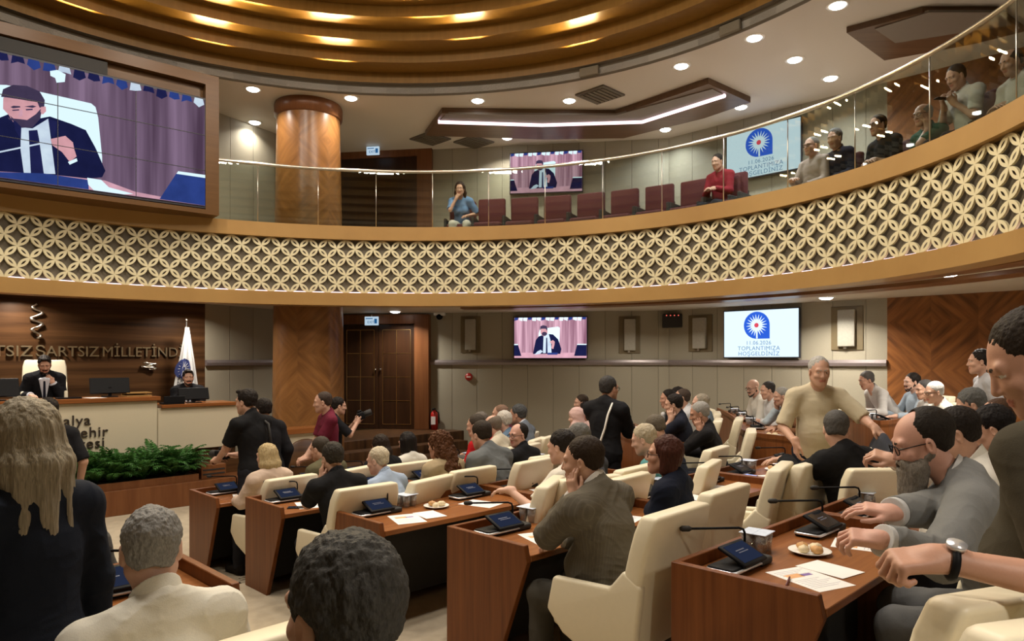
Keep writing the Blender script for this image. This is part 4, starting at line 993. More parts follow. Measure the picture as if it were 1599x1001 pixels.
# wall lettering and metal signatures
wlz = 1.715; e = empty('wall_lettering', 'bronze capital letters spelling a motto on the dark stage wall', 'lettering', hall(2.0, 12.6, wlz), H45)
def word(txt, u0, u1, h=.165, clip=None):
    vs, fs = text_mesh(txt, h / .72, .012); a, b = min(v[0] for v in vs), max(v[0] for v in vs)
    MB().add([((x - a) / (b - a) * (u1 - u0) + u0 - 2.0, y - .02, z) for x, y, z in vs], fs).build('word', M_LETTER, e)
word('KAYITSIZ', 1.38, 2.39); word('ŞARTSIZ', 2.43, 3.28); word('MİLLETİNDİR', 3.335, 4.72)
def squiggle(u, v, z, hgt, w, seed, label, turns=5):
    R_ = random.Random(seed); pts = []
    for i in range(40):
        t = i / 39; pts.append((w * math.sin(t * turns * math.tau * .6) * (.35 + .6 * R_.random() * .3 + .3 * math.sin(t * 3)), -.045 - .01 * math.sin(t * 9), hgt * t))
    o = MB().tube(pts, [.012 + .012 * math.sin(i * .5) ** 2 for i in range(40)], 8).build('metal_signature', M_STEEL); place(o, hall(u, v, z), H45); tag(o, label, 'ornament')
squiggle(2.44, 12.6, 1.98, .52, .10, 3, 'upright curling silver signature ornament above the bronze letters'); squiggle(4.02, 12.6, 1.50, .12, .16, 5, 'small curling silver signature ornament under the bronze letters', 3)
# flag
fp = P(291, 560, 11.75); fz0, fz1 = .18, H + (563 - 500) / F * 11.75; e = empty('flag', 'white municipal flag with blue sun emblem hanging from a pole on the stage', 'flag', (fp.x, fp.y, fz0), H45)
MB().tube([(0, 0, 0), (0, 0, fz1 - fz0)], .014, 8).build('pole', M_CHROME, e); MB().ball((0, 0, fz1 - fz0), .025, 10).build('finial', M_CHROME, e); MB().lathe([(.001, .06), (.12, .05), (.15, 0), (.001, 0)], 20).build('base', M_BLACKM, e)
ftop, fbot = fz1 - fz0 - .12, .30
def fl_pt(a, t, o=0):                      # a: -1..1 across, t: 0 top..1 bottom
    w0, w1 = -.03 - .34 * t ** 1.1, .03 + .26 * t ** 1.0
    x = w0 + (w1 - w0) * (a + 1) / 2; fold = .05 * t * math.sin(a * 8 + 2 * t) + .02 * t * math.sin(a * 17)
    return Vector((x, -.04 - .10 * t * (1 - a * a) - fold - o, ftop + (fbot - ftop) * t))
m = MB().sheet(lambda i, j: fl_pt(i * 2 - 1, j), 40, 24); m.sheet(lambda i, j: fl_pt(1 - i * 2, j, -.012), 40, 24); m.build('cloth', M_FLAG, e)
m = MB(); m.sheet(lambda i, j: fl_pt(-.42 + .80 * (i - .5) * 2 * math.sqrt(max(0, 1 - (2 * j - 1) ** 2)), .30 + .20 * j, .006), 16, 16); m.build('emblem', M_NAVYF, e)
m = MB()
for k in range(16):
    a = math.tau * k / 16; 
    f_ = lambda r, b: fl_pt(-.42 + .62 * r * math.cos(b), .40 + .085 * r * math.sin(b), .012)
    m.add([f_(.25, a - .16), f_(.9, a - .02), f_(.9, a + .02), f_(.25, a + .16)], [(0, 1, 2, 3)])
m.build('emblem_sun', M_FLAG, e)
for txt, t in (('ANTALYA', .53), ('BÜYÜKŞEHİR', .60), ('BELEDİYESİ', .67)):
    vs, fs = text_mesh(txt, .10, .001); mx = max(v[0] for v in vs)
    MB().add([fl_pt(-.85 + (x / mx) * 1.5, t - z * .9 + .10 * (x / mx) - .02, .010) for x, y, z in vs], fs).build('lettering', M_LETTERD, e)
# ================================================================ PEOPLE: bodies grown as one surface from blended volumes
f4 = np.float32
def nv(v): v = np.asarray(v, float); return v / (np.linalg.norm(v) + 1e-9)
def C(a, b, ra, rb=None, k=.03, col=0, clip=()): return dict(t='c', a=np.asarray(a, float), b=np.asarray(b, float), ra=ra, rb=ra if rb is None else rb, k=k, col=col, clip=clip, neg=False)
def EL(c, r, R=None, k=.03, col=0, clip=()): return dict(t='e', c=np.asarray(c, float), r=np.asarray(r, float), R=np.eye(3) if R is None else R, k=k, col=col, clip=clip, neg=False)
def BX(c, h, r, R=None, k=.02, col=0, clip=()): return dict(t='b', c=np.asarray(c, float), r=np.asarray(h, float), rr=r, R=np.eye(3) if R is None else R, k=k, col=col, clip=clip, neg=False)
def NEG(p): p['neg'] = True; return p
def bounds(p):
    if p['t'] == 'c':
        r = max(p['ra'], p['rb']); return np.minimum(p['a'], p['b']) - r, np.maximum(p['a'], p['b']) + r
    e = np.abs(p['R']) @ (p['r'] + p.get('rr', 0)); return p['c'] - e, p['c'] + e
def dist(p, X, Y, Z):
    if p['t'] == 'c':
        a, ba = p['a'], p['b'] - p['a']; L = float(ba @ ba) + 1e-9
        x, y, z = X - a[0], Y - a[1], Z - a[2]
        t = np.clip((x * ba[0] + y * ba[1] + z * ba[2]) / L, 0, 1)
        d = np.sqrt((x - t * ba[0]) ** 2 + (y - t * ba[1]) ** 2 + (z - t * ba[2]) ** 2) - (p['ra'] + (p['rb'] - p['ra']) * t)
    else:
        R, c = p['R'], p['c']; x, y, z = X - c[0], Y - c[1], Z - c[2]
        q = [x * R[0, i] + y * R[1, i] + z * R[2, i] for i in range(3)]; r = p['r']
        if p['t'] == 'e':
            k0 = np.sqrt((q[0] / r[0]) ** 2 + (q[1] / r[1]) ** 2 + (q[2] / r[2]) ** 2)
            k1 = np.sqrt((q[0] / r[0] ** 2) ** 2 + (q[1] / r[1] ** 2) ** 2 + (q[2] / r[2] ** 2) ** 2)
            d = k0 * (k0 - 1) / np.maximum(k1, 1e-4)
        else:
            q = [np.abs(q[i]) - r[i] for i in range(3)]
            d = np.sqrt(sum(np.maximum(v, 0) ** 2 for v in q)) + np.minimum(np.maximum(np.maximum(q[0], q[1]), q[2]), 0) - p['rr']
    for pt, n in p['clip']:
        d = np.maximum(d, (X - pt[0]) * n[0] + (Y - pt[1]) * n[1] + (Z - pt[2]) * n[2])
    return d
def grow(prims, h):
    """surface of the blended volumes: vertices, quads, colour number per vertex"""
    bs = [bounds(p) for p in prims if not p['neg']]
    lo = np.min([b[0] for b in bs], 0) - 3 * h; hi = np.max([b[1] for b in bs], 0) + 3 * h
    n = np.ceil((hi - lo) / h).astype(int) + 1
    Fd = np.full(n, .06, f4); I = np.zeros(n, np.int8)
    for p in prims:
        a, b = bounds(p); m = p['k'] + 2.5 * h
        i0 = np.maximum(np.floor((a - m - lo) / h).astype(int), 0); i1 = np.minimum(np.ceil((b + m - lo) / h).astype(int) + 1, n)
        if (i1 <= i0).any(): continue
        sl = tuple(slice(int(x), int(y)) for x, y in zip(i0, i1))
        X = (lo[0] + h * np.arange(i0[0], i1[0], dtype=f4))[:, None, None]; Y = (lo[1] + h * np.arange(i0[1], i1[1], dtype=f4))[None, :, None]; Z = (lo[2] + h * np.arange(i0[2], i1[2], dtype=f4))[None, None, :]
        d = np.broadcast_to(dist(p, X, Y, Z), tuple(int(v) for v in i1 - i0)).astype(f4); o = Fd[sl]
        if p['neg']: Fd[sl] = np.maximum(o, -d); continue
        I[sl] = np.where(d < o, p['col'], I[sl]); k = p['k']
        if k > 0:
            w = np.clip(.5 + .5 * (o - d) / k, 0, 1); Fd[sl] = o + (d - o) * w - k * w * (1 - w)
        else: Fd[sl] = np.minimum(o, d)
    s = Fd < 0; nx, ny, nz = s.shape
    cor = [(i, j, k) for i in (0, 1) for j in (0, 1) for k in (0, 1)]
    cnt = sum(s[i:nx - 1 + i, j:ny - 1 + j, k:nz - 1 + k].astype(np.int8) for i, j, k in cor)
    mask = (cnt > 0) & (cnt < 8); idx = np.argwhere(mask); vid = np.full(mask.shape, -1, np.int32); vid[mask] = np.arange(len(idx))
    Vv = np.stack([Fd[idx[:, 0] + i, idx[:, 1] + j, idx[:, 2] + k] for i, j, k in cor], 1); offs = np.array(cor, float)
    pos = np.zeros((len(idx), 3)); num = np.zeros(len(idx))
    for a in range(8):
        for b in range(a + 1, 8):
            if abs(offs[a] - offs[b]).sum() != 1: continue
            va, vb = Vv[:, a], Vv[:, b]; cr = (va < 0) != (vb < 0); t = np.where(cr, va / np.where(va - vb == 0, 1, va - vb), 0)
            pos += cr[:, None] * (offs[a] + t[:, None] * (offs[b] - offs[a])); num += cr
    loc = pos / num[:, None]; verts = lo + h * (idx + loc)
    ni = np.minimum((idx + np.round(loc)).astype(int), n - 1); col = I[ni[:, 0], ni[:, 1], ni[:, 2]]
    quads = []
    for ax in range(3):
        u, v = (ax + 1) % 3, (ax + 2) % 3; sa = np.take(s, range(s.shape[ax] - 1), ax); sb_ = np.take(s, range(1, s.shape[ax]), ax)
        e = np.argwhere(sa != sb_); e = e[(e[:, u] > 0) & (e[:, v] > 0) & (e[:, u] < s.shape[u] - 1) & (e[:, v] < s.shape[v] - 1)]
        ins = s[e[:, 0], e[:, 1], e[:, 2]]; q = []
        for du, dv in ((1, 1), (0, 1), (0, 0), (1, 0)):
            c = e.copy(); c[:, u] -= du; c[:, v] -= dv; q.append(vid[c[:, 0], c[:, 1], c[:, 2]])
        q = np.stack(q, 1); q[~ins] = q[~ins][:, ::-1]; quads.append(q)
    return verts, np.concatenate(quads), col
def normals(v, q):
    n = np.cross(v[q[:, 2]] - v[q[:, 0]], v[q[:, 3]] - v[q[:, 1]]); o = np.zeros_like(v)
    for i in range(4): np.add.at(o, q[:, i], n)
    return o / (np.linalg.norm(o, axis=1, keepdims=True) + 1e-9)
def to_obj(name, parts, mat, pal, parent=None):
    """parts: list of (verts, quads, colour numbers); pal: colour table"""
    vs, qs, cs = [], [], []; b = 0
    for v, q, c in parts: vs.append(v); qs.append(q + b); cs.append(c); b += len(v)
    v, q, c = np.concatenate(vs), np.concatenate(qs), np.concatenate(cs)
    me = bpy.data.meshes.new(name); me.vertices.add(len(v)); me.vertices.foreach_set('co', v.astype(f4).ravel())
    me.loops.add(q.size); me.loops.foreach_set('vertex_index', q.astype(np.int32).ravel()); me.polygons.add(len(q))
    me.polygons.foreach_set('loop_start', np.arange(0, q.size, 4, dtype=np.int32)); me.polygons.foreach_set('use_smooth', np.ones(len(q), bool))
    me.update(calc_edges=True)
    p = np.array([c4(x) for x in pal], f4); at = me.color_attributes.new('Col', 'FLOAT_COLOR', 'POINT'); at.data.foreach_set('color', p[np.clip(c, 0, len(p) - 1)].ravel())
    me.materials.append(mat); o = bpy.data.objects.new(name, me); COL.objects.link(o)
    if parent is not None: o.parent = parent
    return o
def rotx(a): c, s = math.cos(a), math.sin(a); return np.array([[1, 0, 0], [0, c, -s], [0, s, c]])
def roty(a): c, s = math.cos(a), math.sin(a); return np.array([[c, 0, s], [0, 1, 0], [-s, 0, c]])
def rotz(a): c, s = math.cos(a), math.sin(a); return np.array([[c, -s, 0], [s, c, 0], [0, 0, 1]])
def ik(a, w, l1, l2, pole):
    d = w - a; L = np.linalg.norm(d)
    if L > (l1 + l2) * .995: w = a + d * (l1 + l2) * .995 / L; d = w - a; L = np.linalg.norm(d)
    if L < abs(l1 - l2) + .03: L = abs(l1 - l2) + .03
    x = (l1 * l1 - l2 * l2 + L * L) / (2 * L); y = math.sqrt(max(l1 * l1 - x * x, 0)); u = nv(d); p = np.asarray(pole, float); p = nv(p - u * (p @ u))
    return a + u * x + p * y, w
def hand(w, d, n, side, curl=.35, spread=1.0, col=0, thin=1.0):
    """palm, four jointed fingers and a thumb. w wrist, d finger direction, n back-of-hand normal, side +1 right hand"""
    d = nv(d); n = nv(np.asarray(n, float) - d * (np.asarray(n, float) @ d)); x = np.cross(d, n) * 1.0      # x: to the little-finger side of a right hand, palm down
    x = x * side; R = np.stack([x, d, n], 1); L = lambda p: w + R @ np.asarray(p, float); s = .0082 * thin
    pr = [BX(L((0, .045, 0)), (.026, .036, .004), .011, R, .012, col), C(L((0, -.03, 0)), L((0, .02, 0)), .027, .025, .02, col)]
    for i, (fx, ln, o) in enumerate(((-.030, .074, .086), (-.010, .082, .090), (.011, .076, .087), (.030, .060, .079))):
        b = L((fx, o, .0)); a = (.15 + .08 * i) * curl; sp = (-.12 + .085 * i) * spread; prev = b
        for j, (fr, add) in enumerate(((.46, .55), (.30, .75), (.24, .55))):
            a += curl * add * 1.25; dr = R @ np.array([math.sin(sp) * math.cos(a), math.cos(sp) * math.cos(a), -math.sin(a)]); nx_ = prev + dr * ln * fr
            pr.append(C(prev, nx_, s * (1.06 - .07 * j), s * (.98 - .09 * j), .004, col)); prev = nx_
    t0 = L((-.024, .012, -.006)); t1 = L((-.050, .042, -.014)); t2 = L((-.060 + .022 * curl, .072, -.020 - .012 * curl)); t3 = L((-.060 + .040 * curl, .096, -.026 - .016 * curl))
    pr += [C(t0, t1, .0145, .0115, .012, col), C(t1, t2, .0105, .0095, .004, col), C(t2, t3, .0095, .0075, .004, col)]
    return pr
def head_prims(T, hairc, beardc, female, glasses_, age=0, jaw=1.0, old=False):
    """T maps head-local points (x right, y forward, z up; origin between the ears) and gives R. colours: 0 skin 1 lip 2 brow 3 eye white 4 iris 5 beard"""
    L, R = T; f = .93 if female else 1.0
    pr = [EL(L((0, -.014, .045)), (.0745, .094, .082), R, .02), EL(L((0, .030, -.012)), (.060 * f, .066, .088), R, .03), C(L((0, .018, -.062)), L((0, .070, -.092)), .046 * f * jaw, .024 * jaw, .03),
          C(L((-.045 * jaw, -.005, -.045)), L((-.018, .062, -.088)), .026, .020, .03), C(L((.045 * jaw, -.005, -.045)), L((.018, .062, -.088)), .026, .020, .03),
          C(L((0, .088, .022)), L((0, .107, -.020)), .0080, .0120, .010), EL(L((-.011, .097, -.024)), (.009, .010, .007), R, .006), EL(L((.011, .097, -.024)), (.009, .010, .007), R, .006),
          C(L((-.040, .078, .034)), L((.040, .078, .034)), .012, .012, .016), C(L((-.042, .064, -.020)), L((-.030, .074, -.018)), .018, .018, .02), C(L((.042, .064, -.020)), L((.030, .074, -.018)), .018, .018, .02), EL(L((0, .064, -.055)), (.036, .024, .030), R, .025)]
    for s in (-1, 1):
        pr += [NEG(EL(L((s * .031, .101, .014)), (.017, .016, .010), R)), EL(L((s * .031, .0755, .013)), (.0135, .0125, .0095), R, .003, 3), EL(L((s * .031, .0850, .0125)), (.0052, .0036, .0052), R, .001, 4),
               C(L((s * .018, .0885, .0205)), L((s * .044, .080, .0205)), .0046, .0040, .004), C(L((s * .014, .0935, .0335)), L((s * .046, .083, .037)), .0050, .0034, .003, 2),
               EL(L((s * .0765, -.006, -.002)), (.0095, .019, .032), R @ rotz(-s * .35), .006), NEG(EL(L((s * .0865, .0, .0)), (.006, .010, .018), R @ rotz(-s * .35)))]
    pr += [C(L((-.021, .0915, -.0530)), L((.021, .0915, -.0530)), .0058, .0058, .003, 1), C(L((-.016, .0925, -.0625)), L((.016, .0925, -.0625)), .0066, .0066, .003, 1), C(L((-.010, .094, -.053)), L((.010, .094, -.053)), .0055, .0055, .003, 1)]
    return pr
def hair_prims(T, style, t):
    L, R = T; k = .012
    front = .058 if style not in ('receding',) else .040
    yb = -.036 if style == 'receding' else -.027
    pr = [EL(L((0, yb, .050)), (.0755 + t * .75, .093 + t * .8, .080 + t), R, k), EL(L((0, -.047, .0)), (.062 + t * .7, .060 + t * .8, .062), R, k)]
    face = [NEG(BX(L((0, .115, -.02)), (.2, .062, .098), .01, R @ rotx(-.16))), NEG(BX(L((0, .055, -.10)), (.2, .06, .07), .01, R)), NEG(BX(L((0, -.03, -.105)), (.2, .2, .045), .01, R @ rotx(-.18)))]
    for s in (-1, 1): face.append(NEG(EL(L((s * .088, .0, -.006)), (.030, .027, .036), R)))
    if style == 'receding': face.append(NEG(EL(L((0, .065, .112)), (.066, .090, .052), R)))
    if style == 'bald': face.append(NEG(EL(L((0, .025, .115)), (.070, .115, .075), R)))
    if style == 'crop': pass
    if style == 'quiff': pr.append(EL(L((0, .055, .118)), (.055, .035, .022), R, .02))
    return pr, face
def vnoise(p, seed):
    """smooth random values over space, about -1..1"""
    r = np.random.default_rng(seed); tab = r.uniform(-1, 1, 4096); i = np.floor(p).astype(np.int64); f = p - i; f = f * f * (3 - 2 * f); o = 0
    for dx in (0, 1):
        for dy in (0, 1):
            for dz in (0, 1):
                h = ((i[:, 0] + dx) * 73856093 ^ (i[:, 1] + dy) * 19349663 ^ (i[:, 2] + dz) * 83492791) & 4095
                o = o + tab[h] * (f[:, 0] if dx else 1 - f[:, 0]) * (f[:, 1] if dy else 1 - f[:, 1]) * (f[:, 2] if dz else 1 - f[:, 2])
    return o
def disp_hair(v, n, amp, seed, freq=90, stretch=.35, HT=None):
    o = 0
    for k, w in enumerate((1, 2.1, 4.3)):
        o = o + vnoise(v * np.array([freq, freq, freq * stretch]) * w * .5, seed + k) / (1 + .35 * k)
    return v + n * (o * amp * 1.1)[:, None]
def disp_cloth(v, n, amp, seed):
    w = np.stack([vnoise(v * 5, seed + 20 + k) for k in range(3)], 1) * .9; o = 0
    for k, fr in enumerate((7, 13, 24)):
        o = o + (.5 - np.sqrt(np.abs(vnoise((v * np.array([1, 1, 1.25])) * fr + w * 1.5, seed + k)))) / (1 + .9 * k)
    return v + n * (o * amp)[:, None]
SK = [(.55, .32, .225), (.49, .265, .18), (.61, .37, .275), (.44, .23, .15), (.57, .315, .24)]
PEOPLE = []
def re_short(l):
    for c in (' behind the ', ' beside ', ' by the ', ' at the ', ' below ', ' seen ', ' seated ', ' against ', ' bowed'):
        if len(l.split()) > 9: l = l.split(c)[0]
    return l.split()[:12]
def person(label, px, py, d, dr=45, fl=0.0, pose='sit', lean=12, tw=0, side=0, hy=0, hp=12, hr=0, Lh='desk', Rh='desk', top='shirt', tc=(.6, .6, .6), tc2=None, pants=(.02, .02, .025), skin=0, hair='short', hc=(.02, .015, .012), ht=.012,
           beard=None, bc=None, glasses=False, belly=.0, fem=False, sleeve=None, group=None, seat=True, chairlab=None, bulk=0.0, hq=None, seed=None, chair_turn=0, extra=None, hipz=None, tie=None, jaw=1.0, hcurl=.35, smin=.90, smax=1.12, legs=True, shoes=(.015, .012, .01), neckfwd=.02, pin=False, tall=1.0):
    seed = seed if seed is not None else len(PEOPLE) + 11
    rad_ = math.radians; sit = pose == 'sit'
    hz = hipz or (.545 if sit else .93); B = rotz(rad_(tw)) @ roty(rad_(side)) @ rotx(-rad_(lean)); hip = np.array([0, 0, hz])
    Tt = lambda p: hip + B @ np.asarray(p, float)
    fs = .93 if fem else 1.0; sw_ = .178 * fs + bulk * .5
    nb = Tt((0, -.015, .53)); up = nv(B @ np.array([0, 0, 1.0]) + np.array([0, 0, 1.2])); Rh_ = rotz(rad_(tw + hy)) @ rotx(-rad_(hp)) @ roty(rad_(hr))
    hcen = nb + up * .155 + (rotz(rad_(tw)) @ np.array([0, neckfwd + .028, 0])) + (Rh_ @ np.array([0, .02, 0]))
    hl = lambda p: hcen + Rh_ @ np.asarray(p, float); HT = (hl, Rh_)
    top_pt = hl((0, -.014, .127 + (ht if hair not in ('bald', 'none') else 0)))
    ztop = H - (py - PY) / F * d
    zt_loc = max(top_pt[2], hl((0, -.05, .115))[2], hl((0, .05, .105))[2])
    if fl is None: fl = ztop - zt_loc * .98
    s = min(max((ztop - fl) / zt_loc, smin), smax); rz = rad_(dr); Rw = rotz(rz)
    tw_ = Rw @ (top_pt * s); root = np.array([(px - PX) / F * d - tw_[0], d - tw_[1], ztop - zt_loc * s])
    inv = lambda q: (Rw.T @ (np.asarray(q, float) - root)) / s
    # --- arms
    arms = {}
    l1, l2 = .285 * fs, .255 * fs
    for sd, spec in ((-1, Lh), (1, Rh)):
        sh = Tt((sd * sw_, .0, .475)); hd = None; nn = None; curl = hcurl; pole = np.array([sd * .6, -.35, -1.0])
        if isinstance(spec, dict):
            if 'px' in spec: w = inv(P(*spec['px']))
            elif 'head' in spec: w = hl(spec['head'])
            else: w = hip + np.asarray(spec['p'], float)
            curl = spec.get('curl', curl)
            if 'd' in spec: hd = np.asarray(spec['d'], float)
            if 'dw' in spec: hd = Rw.T @ np.asarray(spec['dw'], float)
            if 'n' in spec: nn = np.asarray(spec['n'], float)
            if 'nw' in spec: nn = Rw.T @ np.asarray(spec['nw'], float)
            if 'pole' in spec: pole = np.asarray(spec['pole'], float)
            if 'polew' in spec: pole = Rw.T @ np.asarray(spec['polew'], float)
        elif spec == 'desk': w = hip + np.array([sd * .17, .40, .225]); nn = np.array([0, 0, 1.])
        elif spec == 'fold': w = hip + np.array([sd * .05, .36, .225]); hd = np.array([-sd * .9, .35, 0]); nn = np.array([0, .3, 1.])
        elif spec == 'lap': w = hip + np.array([sd * .11, .28, .13]); nn = np.array([0, 0, 1.]); hd = np.array([-sd * .3, 1, -.2])
        elif spec == 'side': w = hip + np.array([sd * (.25 + bulk), .04, -.03]); hd = np.array([0, .15, -1.]); nn = np.array([sd * 1., 0, 0]); pole = np.array([sd * .3, -1, 0.])
        elif spec == 'cheek': w = hl((sd * .085, .05, -.155)); hd = Rh_ @ np.array([-sd * .12, .02, 1.]); nn = Rh_ @ np.array([sd * 1., .25, 0]); pole = np.array([sd * .35, .5, -1.]); curl = .45
        elif spec == 'chin': w = hl((sd * .06, .10, -.165)); hd = Rh_ @ np.array([-sd * .5, -.05, .9]); nn = Rh_ @ np.array([sd * .6, 1, 0]); pole = np.array([sd * .4, .3, -1.]); curl = 1.0
        elif spec == 'hold': w = hip + np.array([sd * .09, .33, .33]); hd = np.array([-sd * .35, .8, .35]); nn = np.array([sd * .8, 0, .6])
        elif spec == 'phone': w = hip + np.array([sd * .07, .30, .36]); hd = np.array([-sd * .2, .5, .8]); nn = np.array([sd * .3, .9, -.3]); curl = .7
        el, w = ik(sh, w, l1, l2, pole)
        if hd is None: hd = nv(w - el) + np.array([0, .05, -.03])
        if nn is None: nn = np.array([0, 0, 1.])
        arms[sd] = (sh, el, w, hd, nn, curl)
    # --- legs
    lg = {}
    for sd in (-1, 1):
        hj = hip + np.array([sd * .09, 0, -.01])
        if sit: kn, an = np.array([sd * .13, .42, .50]), np.array([sd * .13, .42, .085])
        else: kn, an = np.array([sd * .10, .03, .50]), np.array([sd * .105, -.03, .085])
        lg[sd] = (hj, kn, an)
    hh = min(max(d * .0009, .0030), .0058); hq_ = min(max(d * .0016, .0055), .0115) if hq is None else hq
    # --- body: one surface per region, all in one mesh
    T = Tt; br = .012 if fem else 0
    torso = [EL(T((0, 0, .03)), (.160, .112, .13), B, .05), EL(T((0, .01, .18)), (.140 * fs + belly * .3, .105 + belly * .4, .16), B, .06), EL(T((0, .0, .36)), (.155 * fs + bulk * .4, .108, .17), B, .06)]
    if belly: torso.append(EL(T((0, .05 + belly * .5, .17)), (.13 + belly * .3, .09 + belly, .13), B, .06))
    if fem: torso += [EL(T((sd * .07, .10, .33)), (.055, .05, .055), B, .04) for sd in (-1, 1)]
    traps = []
    for sd in (-1, 1):
        traps += [C(T((0, -.02, .50)), T((sd * sw_, -.005, .475)), .052, .056, .04), C(T((0, -.03, .56)), T((sd * .12, -.02, .50)), .035, .045, .04)]
    neck = [C(nb - np.array([0, 0, .05]), hl((0, -.022, -.05)), .058 * fs * jaw, .054 * fs * jaw, .03)]
    up_arms = [p for sd in (-1, 1) for p in (C(arms[sd][0], arms[sd][1], .050 * fs + bulk * .15, .040 * fs, .03), C(arms[sd][1], arms[sd][2], .040 * fs, .0265 * fs, .02))]
    legsP = [p for sd in (-1, 1) for p in (C(lg[sd][0], lg[sd][1], .082, .056, .04), C(lg[sd][1], lg[sd][2], .054, .038, .02))]
    feetP = [p for sd in (-1, 1) for p in (C(lg[sd][2] + np.array([0, -.03, -.04]), lg[sd][2] + np.array([sd * .02, .15, -.055]), .040, .030, .02),)]
    parts = [grow(torso + traps + up_arms + (legsP + feetP if legs else []), max(.010, hq_))]
    bcx = bc or hc; hp_ = head_prims(HT, hc, bcx, fem, glasses, jaw=jaw) + neck
    parts.append(grow(hp_, hh))
    for sd in (-1, 1):
        sh, el, w, hd, nn, curl = arms[sd]; parts.append(grow(hand(w, hd, nn, sd, curl, thin=.9 if fem else 1.05) + [C(w - nv(w - el) * .06, w, .029 * fs, .0255 * fs, .02)], min(max(d * .0011, .0036), .0062)))
    sk = SK[skin]; pal = [sk, (sk[0] * .80, sk[1] * .52, sk[2] * .52) if not fem else (.36, .10, .09), tuple(x * .9 for x in hc), (.62, .58, .54), (.03, .018, .012)]
    root_o = to_obj('person', parts, M_SKIN, pal); root_o.location = root; root_o.rotation_euler = (0, 0, rz); root_o.scale = (s, s, s)
    tag(root_o, label, 'person', group); PEOPLE.append(root_o)
    # --- upper clothing
    inf = {'shirt': .012, 'polo': .012, 'tee': .012, 'suit': .026, 'blouse': .012, 'coat': .026}[top]; ia = inf * .9 + .004
    lng = sleeve if sleeve is not None else {'shirt': 1.0, 'polo': .42, 'tee': .50, 'suit': 1.0, 'blouse': 1.0, 'coat': 1.0}[top]
    cl = []; xtra = []
    for p in torso + traps:
        q = dict(p)
        if q['t'] == 'e': q['r'] = q['r'] + inf
        else: q['ra'] += inf * .9; q['rb'] += inf * .9
        cl.append(q)
    if top in ('suit', 'coat'):
        cl += [C(T((sd * sw_ * .55, 0, .497)), T((sd * (sw_ + .012), 0, .472)), .058, .066, .03) for sd in (-1, 1)] + [EL(T((0, 0, .0)), (.19, .14, .17), B, .06)]
    elif top != 'blouse': cl.append(EL(T((0, 0, .0)), (.172, .125, .12), B, .05))
    for sd in (-1, 1):
        sh, el, w, hd, nn, curl = arms[sd]; ra = .052 * fs + bulk * .15 + ia; re = .043 * fs + ia; rw = .031 + ia
        flare = 1.18 if lng < .9 else 1.0
        if lng <= .5:
            cut = sh + (el - sh) * lng * 1.9; cl.append(C(sh, el, ra, re * flare, .03, 0, [(cut, nv(el - sh))]))
        else:
            cut = w - nv(w - el) * (.022 if lng >= 1 else .255 * (1 - lng) * 2)
            cl += [C(sh, el, ra, re, .03), C(el, w, re, rw, .025, 0, [(cut, nv(w - el))])]
            if top == 'suit' and lng >= 1 and d < 13: xtra.append(('shirt_cuff', [C(el, w + nv(w - el) * .03, rw * .93, rw * .90, .0, 0, [(w - nv(w - el) * .002, nv(w - el)), (w - nv(w - el) * .07, -nv(w - el))])], tc2 or (.66, .66, .68)))
    nd = nv(hl((0, -.022, -.05)) - nb)
    fw = B @ np.array([0, 1.0, 0])
    if top in ('shirt', 'polo', 'suit'):
        hi_ = .060 if top != 'suit' else .066
        xtra.append(('collar', [C(nb - nd * .06, nb + nd * .12, .082 * jaw, .066 * jaw, .0, 0, [(nb + nd * hi_, nv(nd + fw * .5)), (nb + nd * .004, nv(-nd - fw * .45))]), NEG(C(nb - nd * .06, nb + nd * .14, .074 * jaw, .058 * jaw))], tc2 or (.66, .66, .68) if top == 'suit' else tc))
        if top == 'suit': cl.append(C(nb - nd * .05, nb + nd * .10, .086, .078, .010, 0, [(nb + nd * .022, nv(nd + fw * .9))]))
    else: cl.append(C(nb - nd * .05, nb + nd * .06, .070, .064, .01, 0, [(nb + nd * .018, nv(nd + fw * .35))]))
    if top == 'suit' and tie is not None:
        xtra.append(('shirt_front', [C(T((-.045, .136 + inf * .3, .50)), T((-.012, .162 + inf * .4 + belly, .22)), .026, .010, .01), C(T((.045, .136 + inf * .3, .50)), T((.012, .162 + inf * .4 + belly, .22)), .026, .010, .01), C(T((0, .130 + inf * .3, .50)), T((0, .160 + inf * .4 + belly, .25)), .034, .018, .01)], tc2 or (.66, .66, .68)))
        xtra.append(('tie', [C(T((0, .158 + inf * .3, .475)), T((0, .182 + inf * .4 + belly, .22)), .014, .019, .0)], tie))
    for nm_, pr_, col_ in xtra:
        v, q, c = grow(pr_, min(max(d * .0011, .0032), .006)); to_obj(nm_, [(v, q, c)], M_CLOTH, [col_], root_o)
    v, q, c = grow(cl, hq_); v = v + (disp_cloth(v, normals(v, q), .0075 if top in ('suit', 'coat') else .006, seed) - v) * (c == 0)[:, None]
    nm = {'shirt': 'shirt', 'polo': 'polo_shirt', 'tee': 't_shirt', 'suit': 'suit_jacket', 'blouse': 'blouse', 'coat': 'jacket'}[top]
    to_obj(nm, [(v, q, c)], M_PIN if pin else M_CLOTH, [tc, tc2 or (.66, .66, .68), tie or (.02, .02, .03)], root_o)
